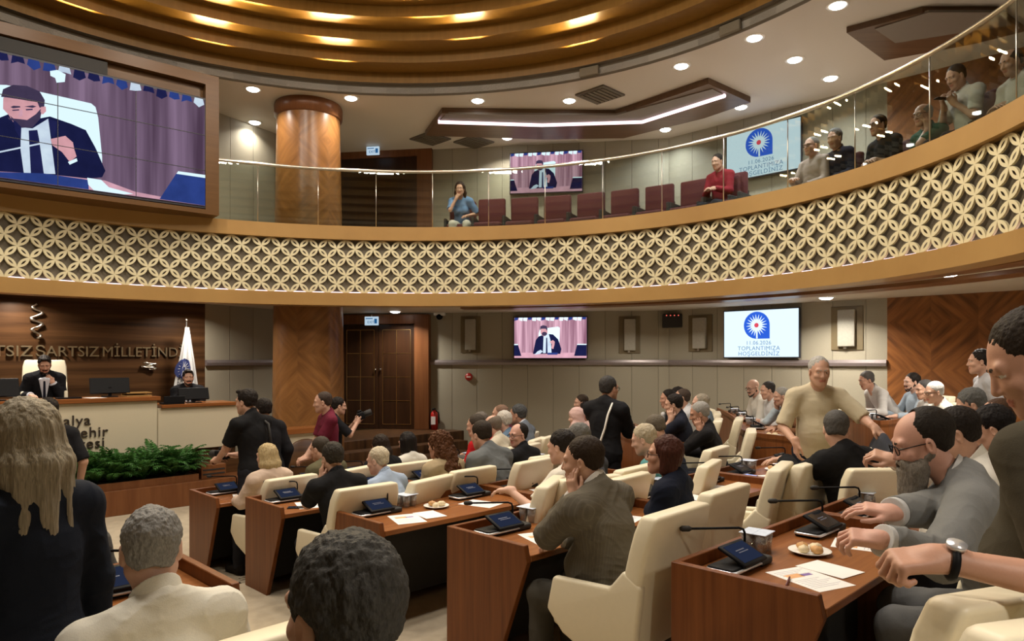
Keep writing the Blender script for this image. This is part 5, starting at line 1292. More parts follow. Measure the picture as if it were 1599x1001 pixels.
    # --- trousers and shoes
    if legs:
        tr = [EL(T((0, -.005, .0)), (.172, .124, .10), B, .04)] + [p for sd in (-1, 1) for p in (C(lg[sd][0], lg[sd][1], .098, .074, .04), C(lg[sd][1], lg[sd][2] + np.array([0, 0, -.015]), .070, .060, .03, 0, [(lg[sd][2] + np.array([0, 0, -.02]), (0, 0, -1.))]))]
        v, q, c = grow(tr, max(hq_, .009)); v = disp_cloth(v, normals(v, q), .006, seed + 3); to_obj('trousers', [(v, q, c)], M_CLOTH, [pants], root_o)
        for sd in (-1, 1):
            a = lg[sd][2]; to_obj('shoe', [grow([C(a + np.array([0, -.03, -.035]), a + np.array([sd * .02, .17, -.045]), .050, .040, .03, 0, [((0, 0, .002), (0, 0, -1.))]), C(a + np.array([0, -.02, .0]), a + np.array([0, -.02, -.04]), .048, .05, .02)], .011)], M_CLOTH, [shoes], root_o)
    # --- hair
    if hair not in ('none', 'scarf', 'capband'):
        base = {'long': 'short', 'curly': 'short', 'bob': 'short', 'verylong': 'short'}.get(hair, hair)
        hpz, cut = hair_prims(HT, base, ht); L, R = HT
        extra_h = []
        if hair == 'bob':
            for sd in (-1, 1): extra_h += [C(L((sd * .072, -.01, .04)), L((sd * .078, -.0, -.085)), .030, .026, .02), C(L((sd * .05, -.06, .03)), L((sd * .055, -.055, -.10)), .045, .035, .03)]
            extra_h.append(C(L((0, -.075, .03)), L((0, -.065, -.10)), .050, .042, .03))
        if hair in ('long', 'curly', 'verylong'):
            ln = {'long': .22, 'curly': .27, 'verylong': .36}[hair]; dn = R.T @ np.array([0, 0, -1.0])
            for sx, y0, r0 in ((-.066, -.02, .028), (.066, -.02, .028), (-.045, -.065, .040), (.045, -.065, .040), (0, -.085, .040)):
                a = np.array([sx, y0, .03]); m = a + np.array([sx * .25, -.022, -.10]); b = m + (dn * .85 + np.array([sx * .6, -.10 if hair != 'curly' else -.34, 0])) * (ln - .10)
                wv = .012 if hair == 'curly' else .004
                extra_h += [C(L(a), L(m), r0, r0 * 1.05, .03), C(L(m), L(b), r0 * 1.05, r0 * (.62 if hair != 'curly' else 1.05), .03)]
        v, q, c = grow(hpz + cut + extra_h, hh); amp = {'curly': .014, 'long': .004, 'verylong': .0035, 'bob': .0035, 'crop': .0016, 'receding': .0009, 'bald': .0012}.get(hair, .0034)
        v = disp_hair(v, normals(v, q), amp, seed, {'curly': 60, 'crop': 190, 'receding': 190, 'verylong': 95}.get(hair, 95), {'long': .12, 'verylong': .10, 'bob': .15}.get(hair, .6))
        to_obj('hair', [(v, q, c)], M_HAIRL if hair in ('long', 'verylong', 'bob') else M_HAIR, [hc], root_o)
    if hair == 'scarf':
        L, R = HT; sc = [EL(L((0, -.012, .042)), (.092, .112, .100), R, .03), EL(L((0, -.01, -.06)), (.085, .095, .09), R, .04), EL(L((0, .02, -.15)), (.12, .11, .07), R, .05), C(L((-.06, .05, -.10)), L((.05, .06, -.17)), .05, .05, .04)]
        v, q, c = grow(sc + [NEG(EL(L((0, .115, -.018)), (.058, .075, .078), R))], hh); v = disp_cloth(v, normals(v, q), .007, seed); to_obj('headscarf', [(v, q, c)], M_CLOTH, [tc2 or (.6, .4, .38)], root_o)
    if beard:
        L, R = HT; ln = {'stubble': .0, 'short': .012, 'long': .17}[beard]
        bp = [C(L((-.060, .0, -.035)), L((-.022, .066, -.085)), .018, .024, .02), C(L((.060, .0, -.035)), L((.022, .066, -.085)), .018, .024, .02), C(L((0, .066, -.088)), L((0, .072, -.098)), .030, .026, .02), C(L((-.028, .093, -.044)), L((.028, .093, -.044)), .0085, .0085, .006)]
        if ln > .05: bp += [C(L((0, .070, -.09)), L((0, .14, -.09 - ln)), .050, .028, .04), C(L((-.035, .06, -.08)), L((-.018, .13, -.07 - ln)), .040, .028, .03), C(L((.035, .06, -.08)), L((.018, .13, -.07 - ln)), .040, .028, .03)]
        v, q, c = grow(bp + [NEG(EL(L((0, .108, -.057)), (.026, .022, .011), R))], hh); v = disp_hair(v, normals(v, q), .0025, seed, 120, .3); to_obj('beard', [(v, q, c)], M_HAIR, [bcx], root_o)
    if glasses:
        L, R = HT; g = MB()
        for sd in (-1, 1):
            g.tube([tuple(L((sd * .032 + .024 * math.cos(t), .104 - .004 * abs(math.cos(t)), .010 + .018 * math.sin(t)))) for t in np.linspace(0, math.tau, 17)[:-1]], .0022, 5, 0, True)
            g.tube([tuple(L((sd * .056, .100, .014))), tuple(L((sd * .078, .05, .016))), tuple(L((sd * .082, -.01, .012)))], .0022, 5)
        g.tube([tuple(L((-.009, .107, .014))), tuple(L((.009, .107, .014)))], .002, 5); g.build('glasses', M_BLACK, root_o)
    info = dict(root=root, s=s, rz=rz, hip=hip, hl=hl, arms=arms, Tt=Tt, B=B, obj=root_o, Rw=Rw, fl=fl)
    if sit and seat:
        chz = root[2] + (hz * s - .545)
        ch_ = chair((root[0], root[1]), min(chz, root[2] + .02), rz + rad_(chair_turn), chairlab or ('cream leather chair of the ' + ' '.join(re_short(label))))
    if sit and seat and tall != 1: ch_.scale = (1, 1, tall)
    if extra: extra(info)
    return info
def world_pt(i, q): return Vector(i['root'] + i['Rw'] @ (np.asarray(q, float) * i['s']))
def part_on(i, mb, name, mat): o = mb.build(name, mat, i['obj']); return o
def watch(i, sd, col=M_BLACK, case=M_SILVER):
    sh, el, w, hd, nn, cu = i['arms'][sd]; ax = nv(w - el); c = w - ax * .03; u = nv(nn - ax * (nn @ ax)); x = np.cross(ax, u); m = MB()
    m.tube([tuple(c + (u * math.cos(t) + x * math.sin(t)) * .034) for t in np.linspace(0, math.tau, 17)[:-1]], .009, 6, 0, True); b = m.build('wristwatch', col, i['obj'])
    f = MB(); f.tube([tuple(c + u * .036), tuple(c + u * .046)], .020, 14); f.build('watch_case', case, b)
# ================================================================ WHO SITS AND STANDS WHERE
def dv(px, v): return v / Q / (1 - (px - PX) / F)
BLK = (.012, .012, .014); NAVY = (.012, .016, .035); WHT = (.66, .63, .56); LBL = (.34, .42, .55); CREAM = (.60, .52, .36); GRY = (.15, .15, .145)
DK = (.018, .014, .012); BRN = (.06, .03, .016); GR = (.20, .19, .175); LG = (.42, .40, .36); WH = (.62, .58, .50)
# ---- near the camera
person('long-haired person standing in dark navy jacket, back to the camera', 32, 622, 2.0, 62, -.02, 'stand', lean=0, hp=10, Lh='side', Rh='side', top='shirt', tc=(.013, .017, .028), hair='verylong', hc=(.30, .26, .19), ht=.026, skin=1, smin=.85, fem=True, bulk=-.02)
person('grey-haired man in white polo seated with his back to the camera', 236, 790, 1.95, 46, 0, lean=10, hp=10, hy=-17, Lh='desk', Rh='desk', top='polo', tc=(.68, .66, .58), hair='short', hc=(.23, .225, .215), ht=.008, skin=2, chair_turn=0, belly=.02, bulk=.02,
       chairlab='cream leather chair behind the grey-haired man in white polo')
person('man with thick dark grey hair filling the bottom edge of the picture', 531, 828, 1.12, 52, .1, lean=6, hp=6, Lh='lap', Rh='lap', top='shirt', tc=(.03, .03, .035), hair='short', hc=(.050, .048, .044), ht=.019, skin=0, bulk=.02,
       chairlab='cream leather chair hidden under the man with thick dark grey hair')
person('person in grey jacket seated beyond the long-haired standing person', 66, 742, 3.05, 45, 0, lean=14, hp=15, top='suit', tc=(.09, .09, .088), hair='short', hc=GR, seat=False)
def i_pin(i): pass
person('heavy man in grey pinstripe suit leaning his cheek on his hand', 908, 681, 3.72, 47, -.1, lean=17, tw=4, hy=22, hp=8, Lh={'head': (-.082, .045, -.165), 'd': (-.05, .25, 1), 'n': (-1, .25, -.1), 'curl': .45, 'pole': (-.3, .6, -1)}, Rh={'p': (.02, .40, .23), 'd': (-.8, .5, -.1), 'n': (0, .3, 1), 'curl': .55}, top='suit', tc=(.105, .092, .070), tc2=(.55, .53, .50), hair='crop', hc=(.028, .018, .012), ht=.009, belly=.07, bulk=.045, jaw=1.12, pants=(.06, .055, .045), smax=1.1, pin=True,
       chairlab='big cream leather chair of the man in grey pinstripe suit')
person('dark-haired woman in glasses and navy jacket looking aside', 1040, 679, dv(1040, 2.42), 60, -.1, lean=4, hy=20, hp=-2, Lh='lap', Rh='lap', top='coat', tc=(.010, .013, .025), hair='bob', hc=(.055, .018, .012), ht=.018, fem=True, skin=1, glasses=True, chairlab='cream leather chair of the woman in glasses and navy jacket', chair_turn=-12)
person('grey-bearded man in glasses and light grey suit reading at the desk', 1425, 640, 3.0, 60, 0, lean=24, tw=0, hy=18, hp=20, Rh={'px': (1372, 806, 2.72), 'dw': (-1, .35, .12), 'nw': (0, -.25, 1), 'curl': .35, 'polew': (.6, -.3, -1)}, Lh={'px': (1375, 843, 2.50), 'dw': (-1, .35, .05), 'nw': (-.1, -.4, .9), 'curl': .8, 'polew': (.6, -.3, -1)}, top='suit', tc=(.175, .178, .175), tc2=(.5, .5, .5), hair='receding', hc=(.020, .016, .013), ht=.008, beard='long', bc=(.17, .15, .125), glasses=True, skin=4, pants=(.10, .10, .10), bulk=.02, neckfwd=.06)
person('man in olive brown shirt standing with his fist on a chair back', 1576, 489, 1.78, 34, 0, 'stand', lean=2, hy=32, hp=30, Lh={'px': (1462, 872, 1.55), 'dw': (-1, .1, -.12), 'nw': (0, -.35, 1), 'curl': 1.25, 'polew': (1, -.2, .1)}, Rh='side', top='tee', tc=(.055, .047, .032), sleeve=.5, hair='crop', hc=(.022, .015, .010), ht=.010, skin=1, bulk=.04, jaw=1.08, belly=.02, smin=.95, extra=lambda i: watch(i, -1))
person('short-haired man in white shirt behind the grey-bearded man', 1482, 636, 3.62, 58, 0, lean=20, hy=8, hp=16, Rh={'px': (1395, 718, 3.55), 'dw': (-1, .4, .3), 'nw': (0, -.6, 1), 'curl': .9}, top='shirt', tc=(.64, .62, .56), hair='crop', hc=DK, ht=.007, skin=0)
person('black-haired person bending beside the short-haired man in white', 1535, 634, 4.15, 60, 0, lean=20, hp=22, top='coat', tc=BLK, hair='short', hc=(.012, .010, .010), ht=.014)
person('man in dark suit and white collar looking across the hall', 1558, 622, 4.75, 70, 0, lean=6, hy=14, hp=2, top='suit', tc=(.03, .03, .032), tc2=(.7, .7, .7), tie=(.02, .02, .03), hair='crop', hc=BRN, ht=.006, skin=1)
person('man with short grey hair bowed behind the seated man in dark suit', 1506, 608, 6.0, 65, .0, lean=26, hp=26, top='shirt', tc=(.2, .2, .2), hair='short', hc=(.10, .10, .095), ht=.010)
# ---- standing in the middle
def drape(i): pass
person('white-haired man in beige T-shirt standing in the aisle', 1280, 557, 6.1, 172, -.1, 'stand', lean=8, hy=2, hp=10, Rh={'px': (1243, 692, 5.95), 'dw': (.05, 0, -1), 'nw': (-1, 0, 0), 'curl': .5, 'polew': (-.3, 1, 0)}, Lh={'px': (1366, 668, 5.72), 'dw': (.4, -.5, -.6), 'nw': (.3, -.6, .8), 'curl': .7, 'polew': (.5, .5, -.3)}, top='tee', tc=(.54, .47, .33), sleeve=.5, hair='short', hc=(.40, .385, .36), ht=.006, skin=0, bulk=.01, jaw=1.05, belly=.02, pants=(.010, .013, .022))
person('man in black jacket sitting with his back to the camera before the standing man', 1306, 641, 5.05, 28, -.1, lean=14, hy=-52, hp=14, Lh={'px': (1225, 717, 5.35), 'dw': (-1, .3, -.1), 'nw': (0, 0, 1), 'curl': .3}, Rh='desk', top='coat', tc=(.010, .010, .011), hair='crop', hc=(.085, .08, .075), ht=.010, bulk=.05, chairlab='cream leather chair with its broad back to the camera, of the man in black jacket', chair_turn=-25)
def strap(i):
    T = i['Tt']; m = MB()
    m.tube([tuple(T(p)) for p in ((.09, .02, .575), (.12, -.08, .54), (.115, -.155, .42), (.09, -.165, .28), (.04, -.175, .12), (.01, -.185, .06))], .011, 6); m.build('shoulder_strap', M_WHITE, i['obj'])
    MB().box((-.07, -.21, -.02), (.05, -.165, .06)).build('belt_pouch', M_CREAMP, i['obj'], .012, 2).location = tuple(T((0, 0, 0)))
person('man in black uniform with white shoulder cord standing among the rows', 951, 587, 7.55, -38, -.3, 'stand', lean=4, hy=-14, hp=4, Lh={'p': (-.06, .42, .25), 'd': (.3, 1, 0), 'curl': .6}, Rh={'p': (.06, .42, .22), 'd': (-.2, 1, .1), 'curl': .6}, top='coat', tc=(.012, .012, .014), hair='short', hc=(.045, .042, .04), ht=.012, glasses=True, skin=1, bulk=.0, extra=strap)
# ---- third and fourth rows
person('black-haired man in white polo working on a conference unit', 873, 671, dv(873, 3.55), 50, -.2, lean=22, hy=10, hp=12, Lh={'px': (795, 765, 5.25), 'dw': (-1, .4, -.1), 'nw': (0, 0, 1), 'curl': .4}, top='polo', tc=(.66, .62, .54), hair='short', hc=DK, ht=.011, skin=2, bulk=.02)
person('grey-haired man half hidden behind the man in white polo', 899, 661, 5.75, 50, -.2, lean=16, hp=16, top='shirt', tc=(.06, .06, .07), hair='short', hc=(.13, .125, .115), ht=.008, skin=2)
person('white-haired old man in teal shirt looking down', 1000, 663, 5.95, 62, -.2, lean=18, hy=8, hp=18, top='shirt', tc=(.09, .25, .26), hair='short', hc=(.42, .36, .26), ht=.010, skin=2)
person('brown-haired woman with long curls in beige jacket', 684, 672, dv(684, 5.02), 48, -.3, lean=8, hy=14, hp=8, Lh='fold', top='coat', tc=(.36, .28, .17), hair='curly', hc=(.085, .035, .016), ht=.024, fem=True, skin=3)
person('man in grey jacket with dark cropped hair writing', 748, 657, dv(748, 4.98), 52, -.3, lean=24, hy=-2, hp=16, Lh='fold', Rh='fold', top='suit', tc=(.13, .138, .14), tc2=(.13, .13, .14), hair='crop', hc=(.030, .022, .016), ht=.010, bulk=.03)
person('balding man in glasses and black shirt turning towards the camera', 809, 661, dv(809, 5.08), 45, -.3, lean=6, hy=84, hp=6, top='shirt', tc=(.014, .014, .016), hair='receding', hc=DK, ht=.006, glasses=True, skin=4, chairlab='cream chair of the balding man in glasses')
person('white-haired man in pale blue shirt leaning forward', 587, 698, dv(587, 5.12), 58, -.3, lean=24, hy=14, hp=14, top='shirt', tc=LBL, hair='short', hc=(.52, .45, .33), ht=.008, skin=2, bulk=.02)
person('man in black polo holding his head in his hand', 517, 690, dv(517, 5.0), 44, -.3, lean=14, hy=0, hp=12, Lh='cheek', top='polo', tc=(.012, .012, .013), hair='short', hc=(.035, .030, .024), ht=.012, bulk=.035, extra=lambda i: watch(i, -1, M_BLACK, M_BLACK))
# ---- front row
person('blonde woman in pale pink blazer at the first front desk', 416, 692, dv(416, 6.35), 50, -.4, lean=6, hp=4, hy=10, top='coat', tc=(.56, .43, .34), hair='long', hc=(.42, .32, .17), ht=.016, fem=True, skin=2)
person('man in olive jacket bowed beside the man in black polo', 497, 682, dv(497, 6.45), 60, -.4, lean=20, hy=8, hp=14, top='coat', tc=(.10, .09, .05), hair='crop', hc=(.05, .04, .03), ht=.009)
person('dark long-haired woman behind the white-haired man in pale blue', 592, 678, dv(592, 6.35), 45, -.4, lean=8, hp=10, top='coat', tc=BLK, hair='long', hc=(.022, .014, .010), ht=.018, fem=True)
person('black-haired woman in white blouse in the front row', 634, 674, dv(634, 6.35), 45, -.4, lean=8, hp=10, hy=6, top='blouse', tc=(.66, .63, .56), hair='bob', hc=(.014, .011, .010), ht=.018, fem=True)
person('man in red shirt at the front row table', 741, 647, 8.45, 62, -.4, lean=16, hy=12, hp=12, top='shirt', tc=(.42, .012, .016), hair='crop', hc=(.05, .04, .03), ht=.008, skin=0)
person('bald man in cream shirt at the front row', 768, 649, 8.62, 62, -.4, lean=12, hy=12, hp=8, top='shirt', tc=(.58, .52, .40), hair='bald', hc=(.16, .13, .10), skin=2)
person('white-haired woman in blue patterned blouse beyond the bald man', 785, 641, 9.2, 70, -.4, lean=10, hp=6, top='blouse', tc=(.09, .14, .20), hair='short', hc=(.50, .46, .40), ht=.014, fem=True, skin=2)
person('red-faced man in plum shirt beyond the white-haired woman', 781, 632, 9.8, 75, -.4, lean=8, hy=8, hp=4, top='shirt', tc=(.16, .045, .06), hair='crop', hc=(.20, .12, .08), ht=.005)
person('grey-haired man in grey jacket at the end of the front row', 808, 631, 9.45, 65, -.4, lean=8, hy=10, hp=6, top='suit', tc=(.14, .16, .19), hair='short', hc=(.06, .06, .06), ht=.010, skin=3)
person('man with brown hair almost hidden behind the man in red shirt', 748, 643, 9.3, 70, -.4, lean=10, hp=8, top='shirt', tc=(.10, .09, .08), hair='short', hc=(.13, .11, .09), ht=.010)
# ---- behind the officer
person('woman in pink patterned headscarf seated at the outer front row', 899, 636, 9.5, 84, None, lean=14, hy=8, hp=10, top='coat', tc=(.55, .36, .33), tc2=(.62, .42, .38), hair='scarf', fem=True, skin=2)
person('dark-haired woman in pink blouse behind the headscarf', 913, 627, 10.2, 78, None, lean=8, hp=8, top='blouse', tc=(.62, .42, .38), hair='long', hc=(.016, .012, .012), ht=.018, fem=True)
person('man with dark hair seen above the pink headscarf', 907, 616, 10.7, 100, None, lean=6, hp=6, top='shirt', tc=(.3, .3, .3), hair='crop', hc=(.04, .028, .02), ht=.010)
person('grey brown-haired man bowed over papers below the standing officer', 1016, 649, 6.95, 55, -.2, lean=24, hp=26, top='coat', tc=(.014, .018, .032), hair='crop', hc=(.12, .10, .075), ht=.010, bulk=.02)
person('silver-haired man in black sweater resting his chin on his hand', 1088, 628, 7.55, 72, -.1, lean=16, hy=10, hp=18, Lh='cheek', top='shirt', tc=(.014, .013, .014), hair='crop', hc=(.30, .285, .26), ht=.009, skin=3, bulk=.03)
person('black-haired man in dark polo with hand before his face', 1050, 615, 8.3, 72, -.05, lean=14, hy=6, hp=10, Lh='cheek', top='polo', tc=(.014, .016, .026), hair='short', hc=DK, ht=.011, skin=0)
person('man with thinning grey hair in slate shirt behind the silver-haired man', 1093, 615, 8.55, 70, -.05, lean=8, hy=8, hp=8, top='shirt', tc=(.10, .13, .16), hair='short', hc=(.30, .26, .20), ht=.006, skin=2)
person('man in white collar behind the black-haired man in polo', 1065, 607, 9.3, 75, -.05, lean=8, hy=10, hp=4, top='shirt', tc=(.6, .6, .62), hair='crop', hc=(.07, .05, .04), ht=.007)
person('dark-haired man at the far end of the curved desk', 1042, 608, 9.55, 85, -.05, lean=12, hy=4, hp=8, top='suit', tc=(.02, .02, .024), tc2=(.6, .6, .6), tie=BLK, hair='crop', hc=DK, ht=.009, skin=1)
person('man showing only black hair against the wall corner', 1056, 604, 9.95, 85, -.05, lean=8, hp=6, top='suit', tc=BLK, hair='short', hc=DK, ht=.012)
# ---- by the logo screen
person('bald bearded man in glasses and white shirt by the logo screen', 1174, 593, 10.4, 92, FR, lean=14, hy=22, hp=16, Lh='fold', Rh='fold', top='shirt', tc=WHT, sleeve=.5, hair='none', hc=DK, beard='short', bc=(.05, .045, .04), glasses=True, skin=2)
person('dark-haired man in white shirt clasping his hands', 1197, 596, 10.0, 92, FR, lean=16, hy=4, hp=12, Lh='fold', Rh='fold', top='shirt', tc=(.60, .60, .60), hair='crop', hc=(.035, .03, .028), ht=.008)
person('grey-haired man in pale blue shirt with hand at his ear', 1217, 605, 9.4, 92, FR, lean=16, hy=4, hp=14, Rh='cheek', top='shirt', tc=(.42, .50, .56), hair='crop', hc=(.25, .24, .22), ht=.009, skin=0)
person('woman in brown patterned blouse partly behind the man in beige', 1241, 604, 8.95, 95, FR, lean=12, hy=4, hp=8, Lh='fold', top='blouse', tc=(.17, .08, .04), hair='short', hc=(.45, .36, .24), ht=.012, fem=True, skin=0)
# ---- by the veneer wall
person('man in white shirt leaning over the desk by the veneer wall', 1350, 580, 10.0, 92, None, 'stand', lean=42, hy=4, hp=18, Lh={'p': (-.2, .62, .12), 'd': (0, 1, -.3), 'curl': .3}, Rh={'p': (.25, -.02, .10), 'd': (0, 1, -.6), 'curl': .6}, top='shirt', tc=(.52, .50, .48), hair='crop', hc=(.09, .08, .075), ht=.011, skin=1, smin=.8)
person('bearded man in pale blue shirt sitting by the veneer wall', 1424, 582, 9.7, 88, None, lean=4, hy=8, hp=4, top='shirt', tc=(.30, .36, .42), hair='short', hc=DK, ht=.013, beard='stubble', bc=(.05, .035, .03), skin=2, extra=None)
person('dark-haired man hidden behind the white-haired man', 1442, 593, 9.0, 85, None, lean=10, hy=4, hp=10, top='shirt', tc=(.55, .53, .5), hair='crop', hc=(.05, .045, .042), ht=.009)
person('white-haired man in glasses and white shirt by the veneer wall', 1456, 596, 8.3, 86, None, lean=18, hy=6, hp=14, Lh='fold', Rh='fold', top='shirt', tc=WHT, hair='crop', hc=(.48, .47, .45), ht=.009, glasses=True, bulk=.02)
person('person in pale striped shirt standing behind the man in olive brown', 1530, 545, 7.2, 70, .05, 'stand', lean=2, hp=4, Lh='side', Rh='side', top='shirt', tc=(.40, .40, .42), hair='short', hc=DK, smin=.8)
# ---- on the stage
person('bearded man in dark suit and tie speaking at the podium', 70, 556, 10.1, 213, None, lean=14, hy=4, hp=26, Lh={'p': (-.10, .22, .40), 'd': (.5, .3, .8), 'n': (-.3, 1, .1), 'curl': .8}, Rh={'p': (.16, .34, .22), 'd': (-.4, 1, 0), 'curl': .5}, top='suit', tc=(.010, .010, .012), tc2=(.60, .62, .68), tie=(.012, .012, .022), hair='quiff', hc=DK, ht=.011, beard='short', bc=(.030, .022, .018), hq=.0065, hipz=.56, tall=1.22, chairlab='cream high-backed chair of the speaker at the podium')
person('bearded secretary in dark suit behind the shorter podium', 294, 577, 11.3, 205, None, lean=8, hy=6, hp=6, Lh='fold', Rh='fold', top='suit', tc=(.010, .010, .012), tc2=(.62, .64, .70), tie=(.012, .012, .016), hair='quiff', hc=DK, ht=.012, beard='short', bc=(.02, .015, .012), hq=.0065, seat=False)
person('person in black cap band and black top before the podium', 72, 621, 6.4, 60, -.4, 'stand', lean=6, hy=-4, hp=12, Lh='side', Rh='side', top='tee', tc=BLK, hair='short', hc=DK, ht=.014, smin=.8)
def camera_in_hands(i, dist_=.34):
    sh, el, w, hd, nn, cu = i['arms'][-1]; sh2, el2, w2, *_ = i['arms'][1]; c = (w + w2) / 2 + nv(hd) * .08 + np.array([0, 0, .03])
    p = world_pt(i, c); e = empty('photo_camera', '', 'camera', p, i['rz']); MB().box((-.075, -.04, -.05), (.075, .04, .05)).box((-.03, -.03, .05), (.03, .03, .075)).build('body', M_BLACK, e, .012, 2)
    l = MB().lathe([(.001, 0), (.038, 0), (.042, .05), (.044, .10), (.040, .11), (.001, .105)], 20).build('lens', M_BLACKM, e); l.matrix_local = Matrix.Translation((0, .04, 0)) @ Matrix.Rotation(-math.pi / 2, 4, 'X'); return e
def ph1(i):
    e = camera_in_hands(i); e['label'] = 'black camera with long lens held by the photographer in black polo'
    T = i['Tt']; m = MB(); m.tube([tuple(T(p)) for p in ((.10, .12, .40), (.11, .02, .56), (.10, -.13, .45), (.09, -.16, .2))], .016, 6); m.build('backpack_strap', M_BLACKM, i['obj'])
person('photographer in black polo holding a camera before the stage', 384, 607, 7.2, 66, -.4, 'stand', lean=6, hy=10, hp=6, Lh={'p': (-.10, .40, .10), 'd': (.2, 1, -.1), 'n': (-.6, 0, .8), 'curl': .8}, Rh={'p': (.10, .36, .12), 'd': (-.4, 1, 0), 'n': (.6, 0, .8), 'curl': .8}, top='polo', tc=(.011, .011, .012), hair='quiff', hc=DK, ht=.014, skin=0, bulk=.02, extra=ph1)
person('person with dark hair carrying a black backpack behind the photographer', 410, 622, 7.7, 60, -.4, 'stand', lean=4, hp=6, Lh='side', Rh='side', top='coat', tc=BLK, hair='short', hc=DK, ht=.014, smin=.8)
person('man in maroon polo standing below the pillar', 503, 612, 8.3, 118, -.4, 'stand', lean=4, hy=-14, hp=8, Lh={'p': (-.08, .30, .02), 'd': (.3, 1, -.3), 'curl': .7}, Rh={'p': (.10, .28, .02), 'd': (-.2, 1, -.3), 'curl': .7}, top='polo', tc=(.13, .016, .032), hair='crop', hc=(.05, .035, .028), ht=.006, skin=0, bulk=.02)
def ph2(i): e = camera_in_hands(i); e['label'] = 'black camera raised by the photographer beside the double door'; e.rotation_euler = (math.radians(20), 0, i['rz'])
person('photographer raising a camera beside the double door', 530, 620, 9.4, -70, -.4, 'stand', lean=4, hp=8, Lh={'p': (-.08, .36, .45), 'd': (.1, .7, .7), 'n': (-.7, .5, 0), 'curl': .8}, Rh={'p': (.08, .36, .45), 'd': (-.1, .7, .7), 'n': (.7, .5, 0), 'curl': .8}, top='tee', tc=BLK, hair='short', hc=DK, ht=.013, skin=0, smin=.8, extra=ph2)
# ---- on the balcony
def bal(label, px, py, off, dr, **k):
    dd = None
    for q in np.linspace(4, 16, 1200):
        x, y = (px - PX) / F * q, q; t = math.atan2(y - CY, x - CX)
        if math.hypot(x - CX, y - CY) > rad(t) + off: off_d = float(q); break
    i = person(label, px, py, off_d, dr, None, seat=False, **k)
    c = copy_tree(seat0); c.location = (i['root'][0], i['root'][1], i['root'][2] + .02); c.rotation_euler = (0, 0, i['rz']); c['label'] = 'dark red theatre seat of the ' + label.split(' on the balcony')[0].split(' behind')[0].split(' beside')[0].split(' resting')[0].split(' with a phone')[0]
    return i
ZBF = Z_BALC
bal('woman in blue T-shirt and white trousers resting her chin on her hand', 718, 283, 1.45, 176, lean=30, hp=14, Lh='lap', Rh='chin', top='tee', tc=(.14, .24, .42), hair='long', hc=(.03, .018, .014), ht=.018, fem=True, pants=(.55, .53, .46))
bal('man in red shirt seated behind the balcony glass', 1119, 240, 1.25, 130, lean=12, hp=14, Lh='fold', Rh='fold', top='shirt', tc=(.22, .02, .03), hair='crop', hc=DK, ht=.010)
bal('man in plaid shirt and pale trousers beside the balcony logo screen', 1267, 214, .62, 112, lean=2, hy=6, hp=4, Lh='lap', Rh='fold', top='shirt', tc=(.42, .33, .29), hair='crop', hc=(.22, .20, .18), ht=.006, glasses=True, pants=(.42, .40, .36))
bal('grey-haired person in dark top on the balcony', 1302, 200, .62, 108, lean=8, hy=20, hp=14, Lh='lap', Rh='lap', top='shirt', tc=(.015, .016, .03), hair='short', hc=(.14, .13, .12), ht=.012, pants=(.02, .025, .04))
bal('man in glasses and dark shirt leaning on his knees on the balcony', 1370, 179, .60, 104, lean=20, hy=6, hp=8, Lh='fold', Rh='fold', top='shirt', tc=(.018, .018, .020), sleeve=.5, hair='crop', hc=DK, ht=.010, glasses=True, pants=(.16, .18, .18))
bal('older man in green polo with a phone at his ear on the balcony', 1440, 163, .60, 100, lean=14, hy=10, hp=10, Lh='cheek', Rh='lap', top='polo', tc=(.03, .09, .06), hair='bald', hc=(.25, .23, .2), glasses=True)
def phb(i):
    p = world_pt(i, (i['arms'][-1][2] + i['arms'][1][2]) / 2 + np.array([0, .08, .06])); phone(p, i['rz'], 'dark mobile phone in the hands of the man in white polo on the balcony')
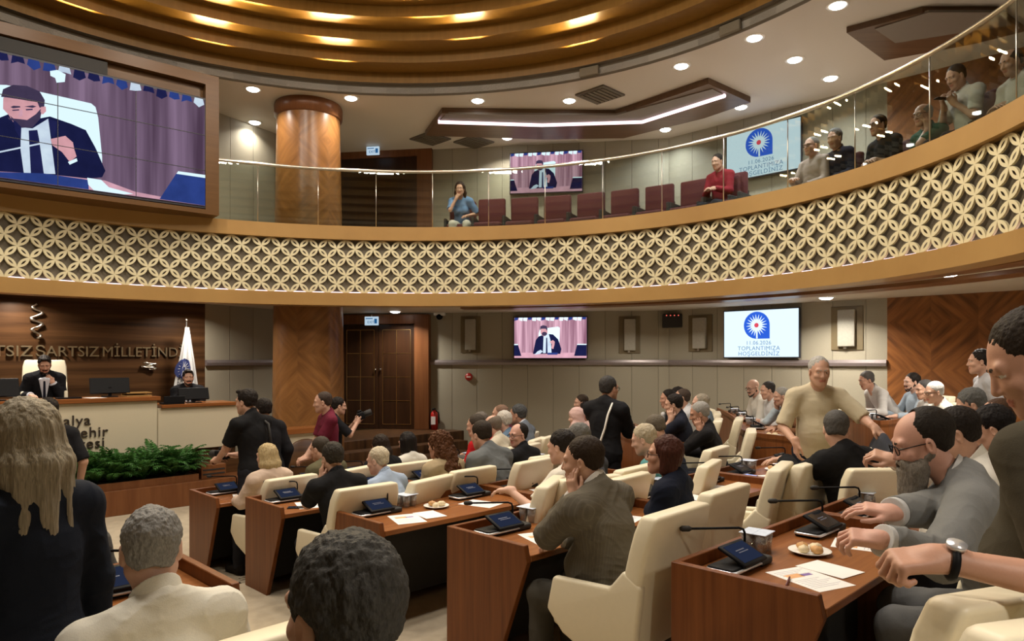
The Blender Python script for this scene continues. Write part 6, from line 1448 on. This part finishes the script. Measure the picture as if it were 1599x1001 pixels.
bal('dark-haired man in white polo looking at his phone on the balcony', 1487, 102, .62, 98, lean=16, hy=4, hp=26, Lh='phone', Rh='phone', top='polo', tc=(.60, .58, .54), hair='crop', hc=(.035, .028, .024), ht=.009, bulk=.035, pants=(.012, .012, .014), extra=phb)
bal('bald man in white shirt leaning forward on the balcony', 1574, 78, .62, 96, lean=18, hy=4, hp=22, Lh='fold', Rh='fold', top='shirt', tc=(.58, .56, .52), hair='bald', hc=(.05, .04, .035), skin=0, pants=(.40, .38, .33))
# ---- chairs nobody sits on, and what hangs on them
for u, v, a, l in ((5.0, 2.32, 45, 'empty cream chair beyond the woman in navy jacket'), (5.75, 2.36, 30, 'empty cream chair, second beyond the woman in navy jacket'), (4.6, 2.40, 60, 'cream chair turned aside between the empty chairs of the second row'), (3.40, 3.46, 74, 'empty cream chair at the first seat of the third desk row'), (3.95, 3.40, 30, 'empty cream chair beside the man in white polo'), (5.6, 5.05, 45, 'empty cream chair beyond the balding man in glasses'), (6.9, 6.25, 60, 'empty cream chair at the far end of the front row'), (7.3, 6.1, 75, 'second empty cream chair at the far end of the front row')):
    p = hall(u, v); chair(p, floor_at(v), math.radians(a), l)
p = P(1590, 912, 1.62); chair((p.x - .10, p.y + .29), .09, math.radians(20), 'cream chair whose back carries the fist of the man in olive brown')
p = P(1672, 946, 1.44); chair((p.x - .08, p.y + .29), .09, math.radians(16), 'cream chair at the corner below the man in olive brown')
p = P(1357, 676, 5.65); c = chair((p.x - .24, p.y), -.1, math.radians(75), 'cream chair with a dark jacket hung over it beside the man in beige')
m = MB()
m.sheet(lambda i, j: Vector((-.31 + .62 * i, -.33 + .08 * math.cos(math.pi * j) * 1.0 - .10 * math.sin(6 * i) * .12, 1.13 - .42 * abs(2 * j - 1) - .03 * math.sin(i * 9))), 16, 14); o = m.build('draped_jacket', plain('dark_cloth', (.012, .014, .022), .9), None); o.location = c.location; o.rotation_euler = c.rotation_euler
sm = o.modifiers.new('s', 'SOLIDIFY'); sm.thickness = .018; tag(o, 'dark jacket draped over the chair beside the man in beige', 'jacket')
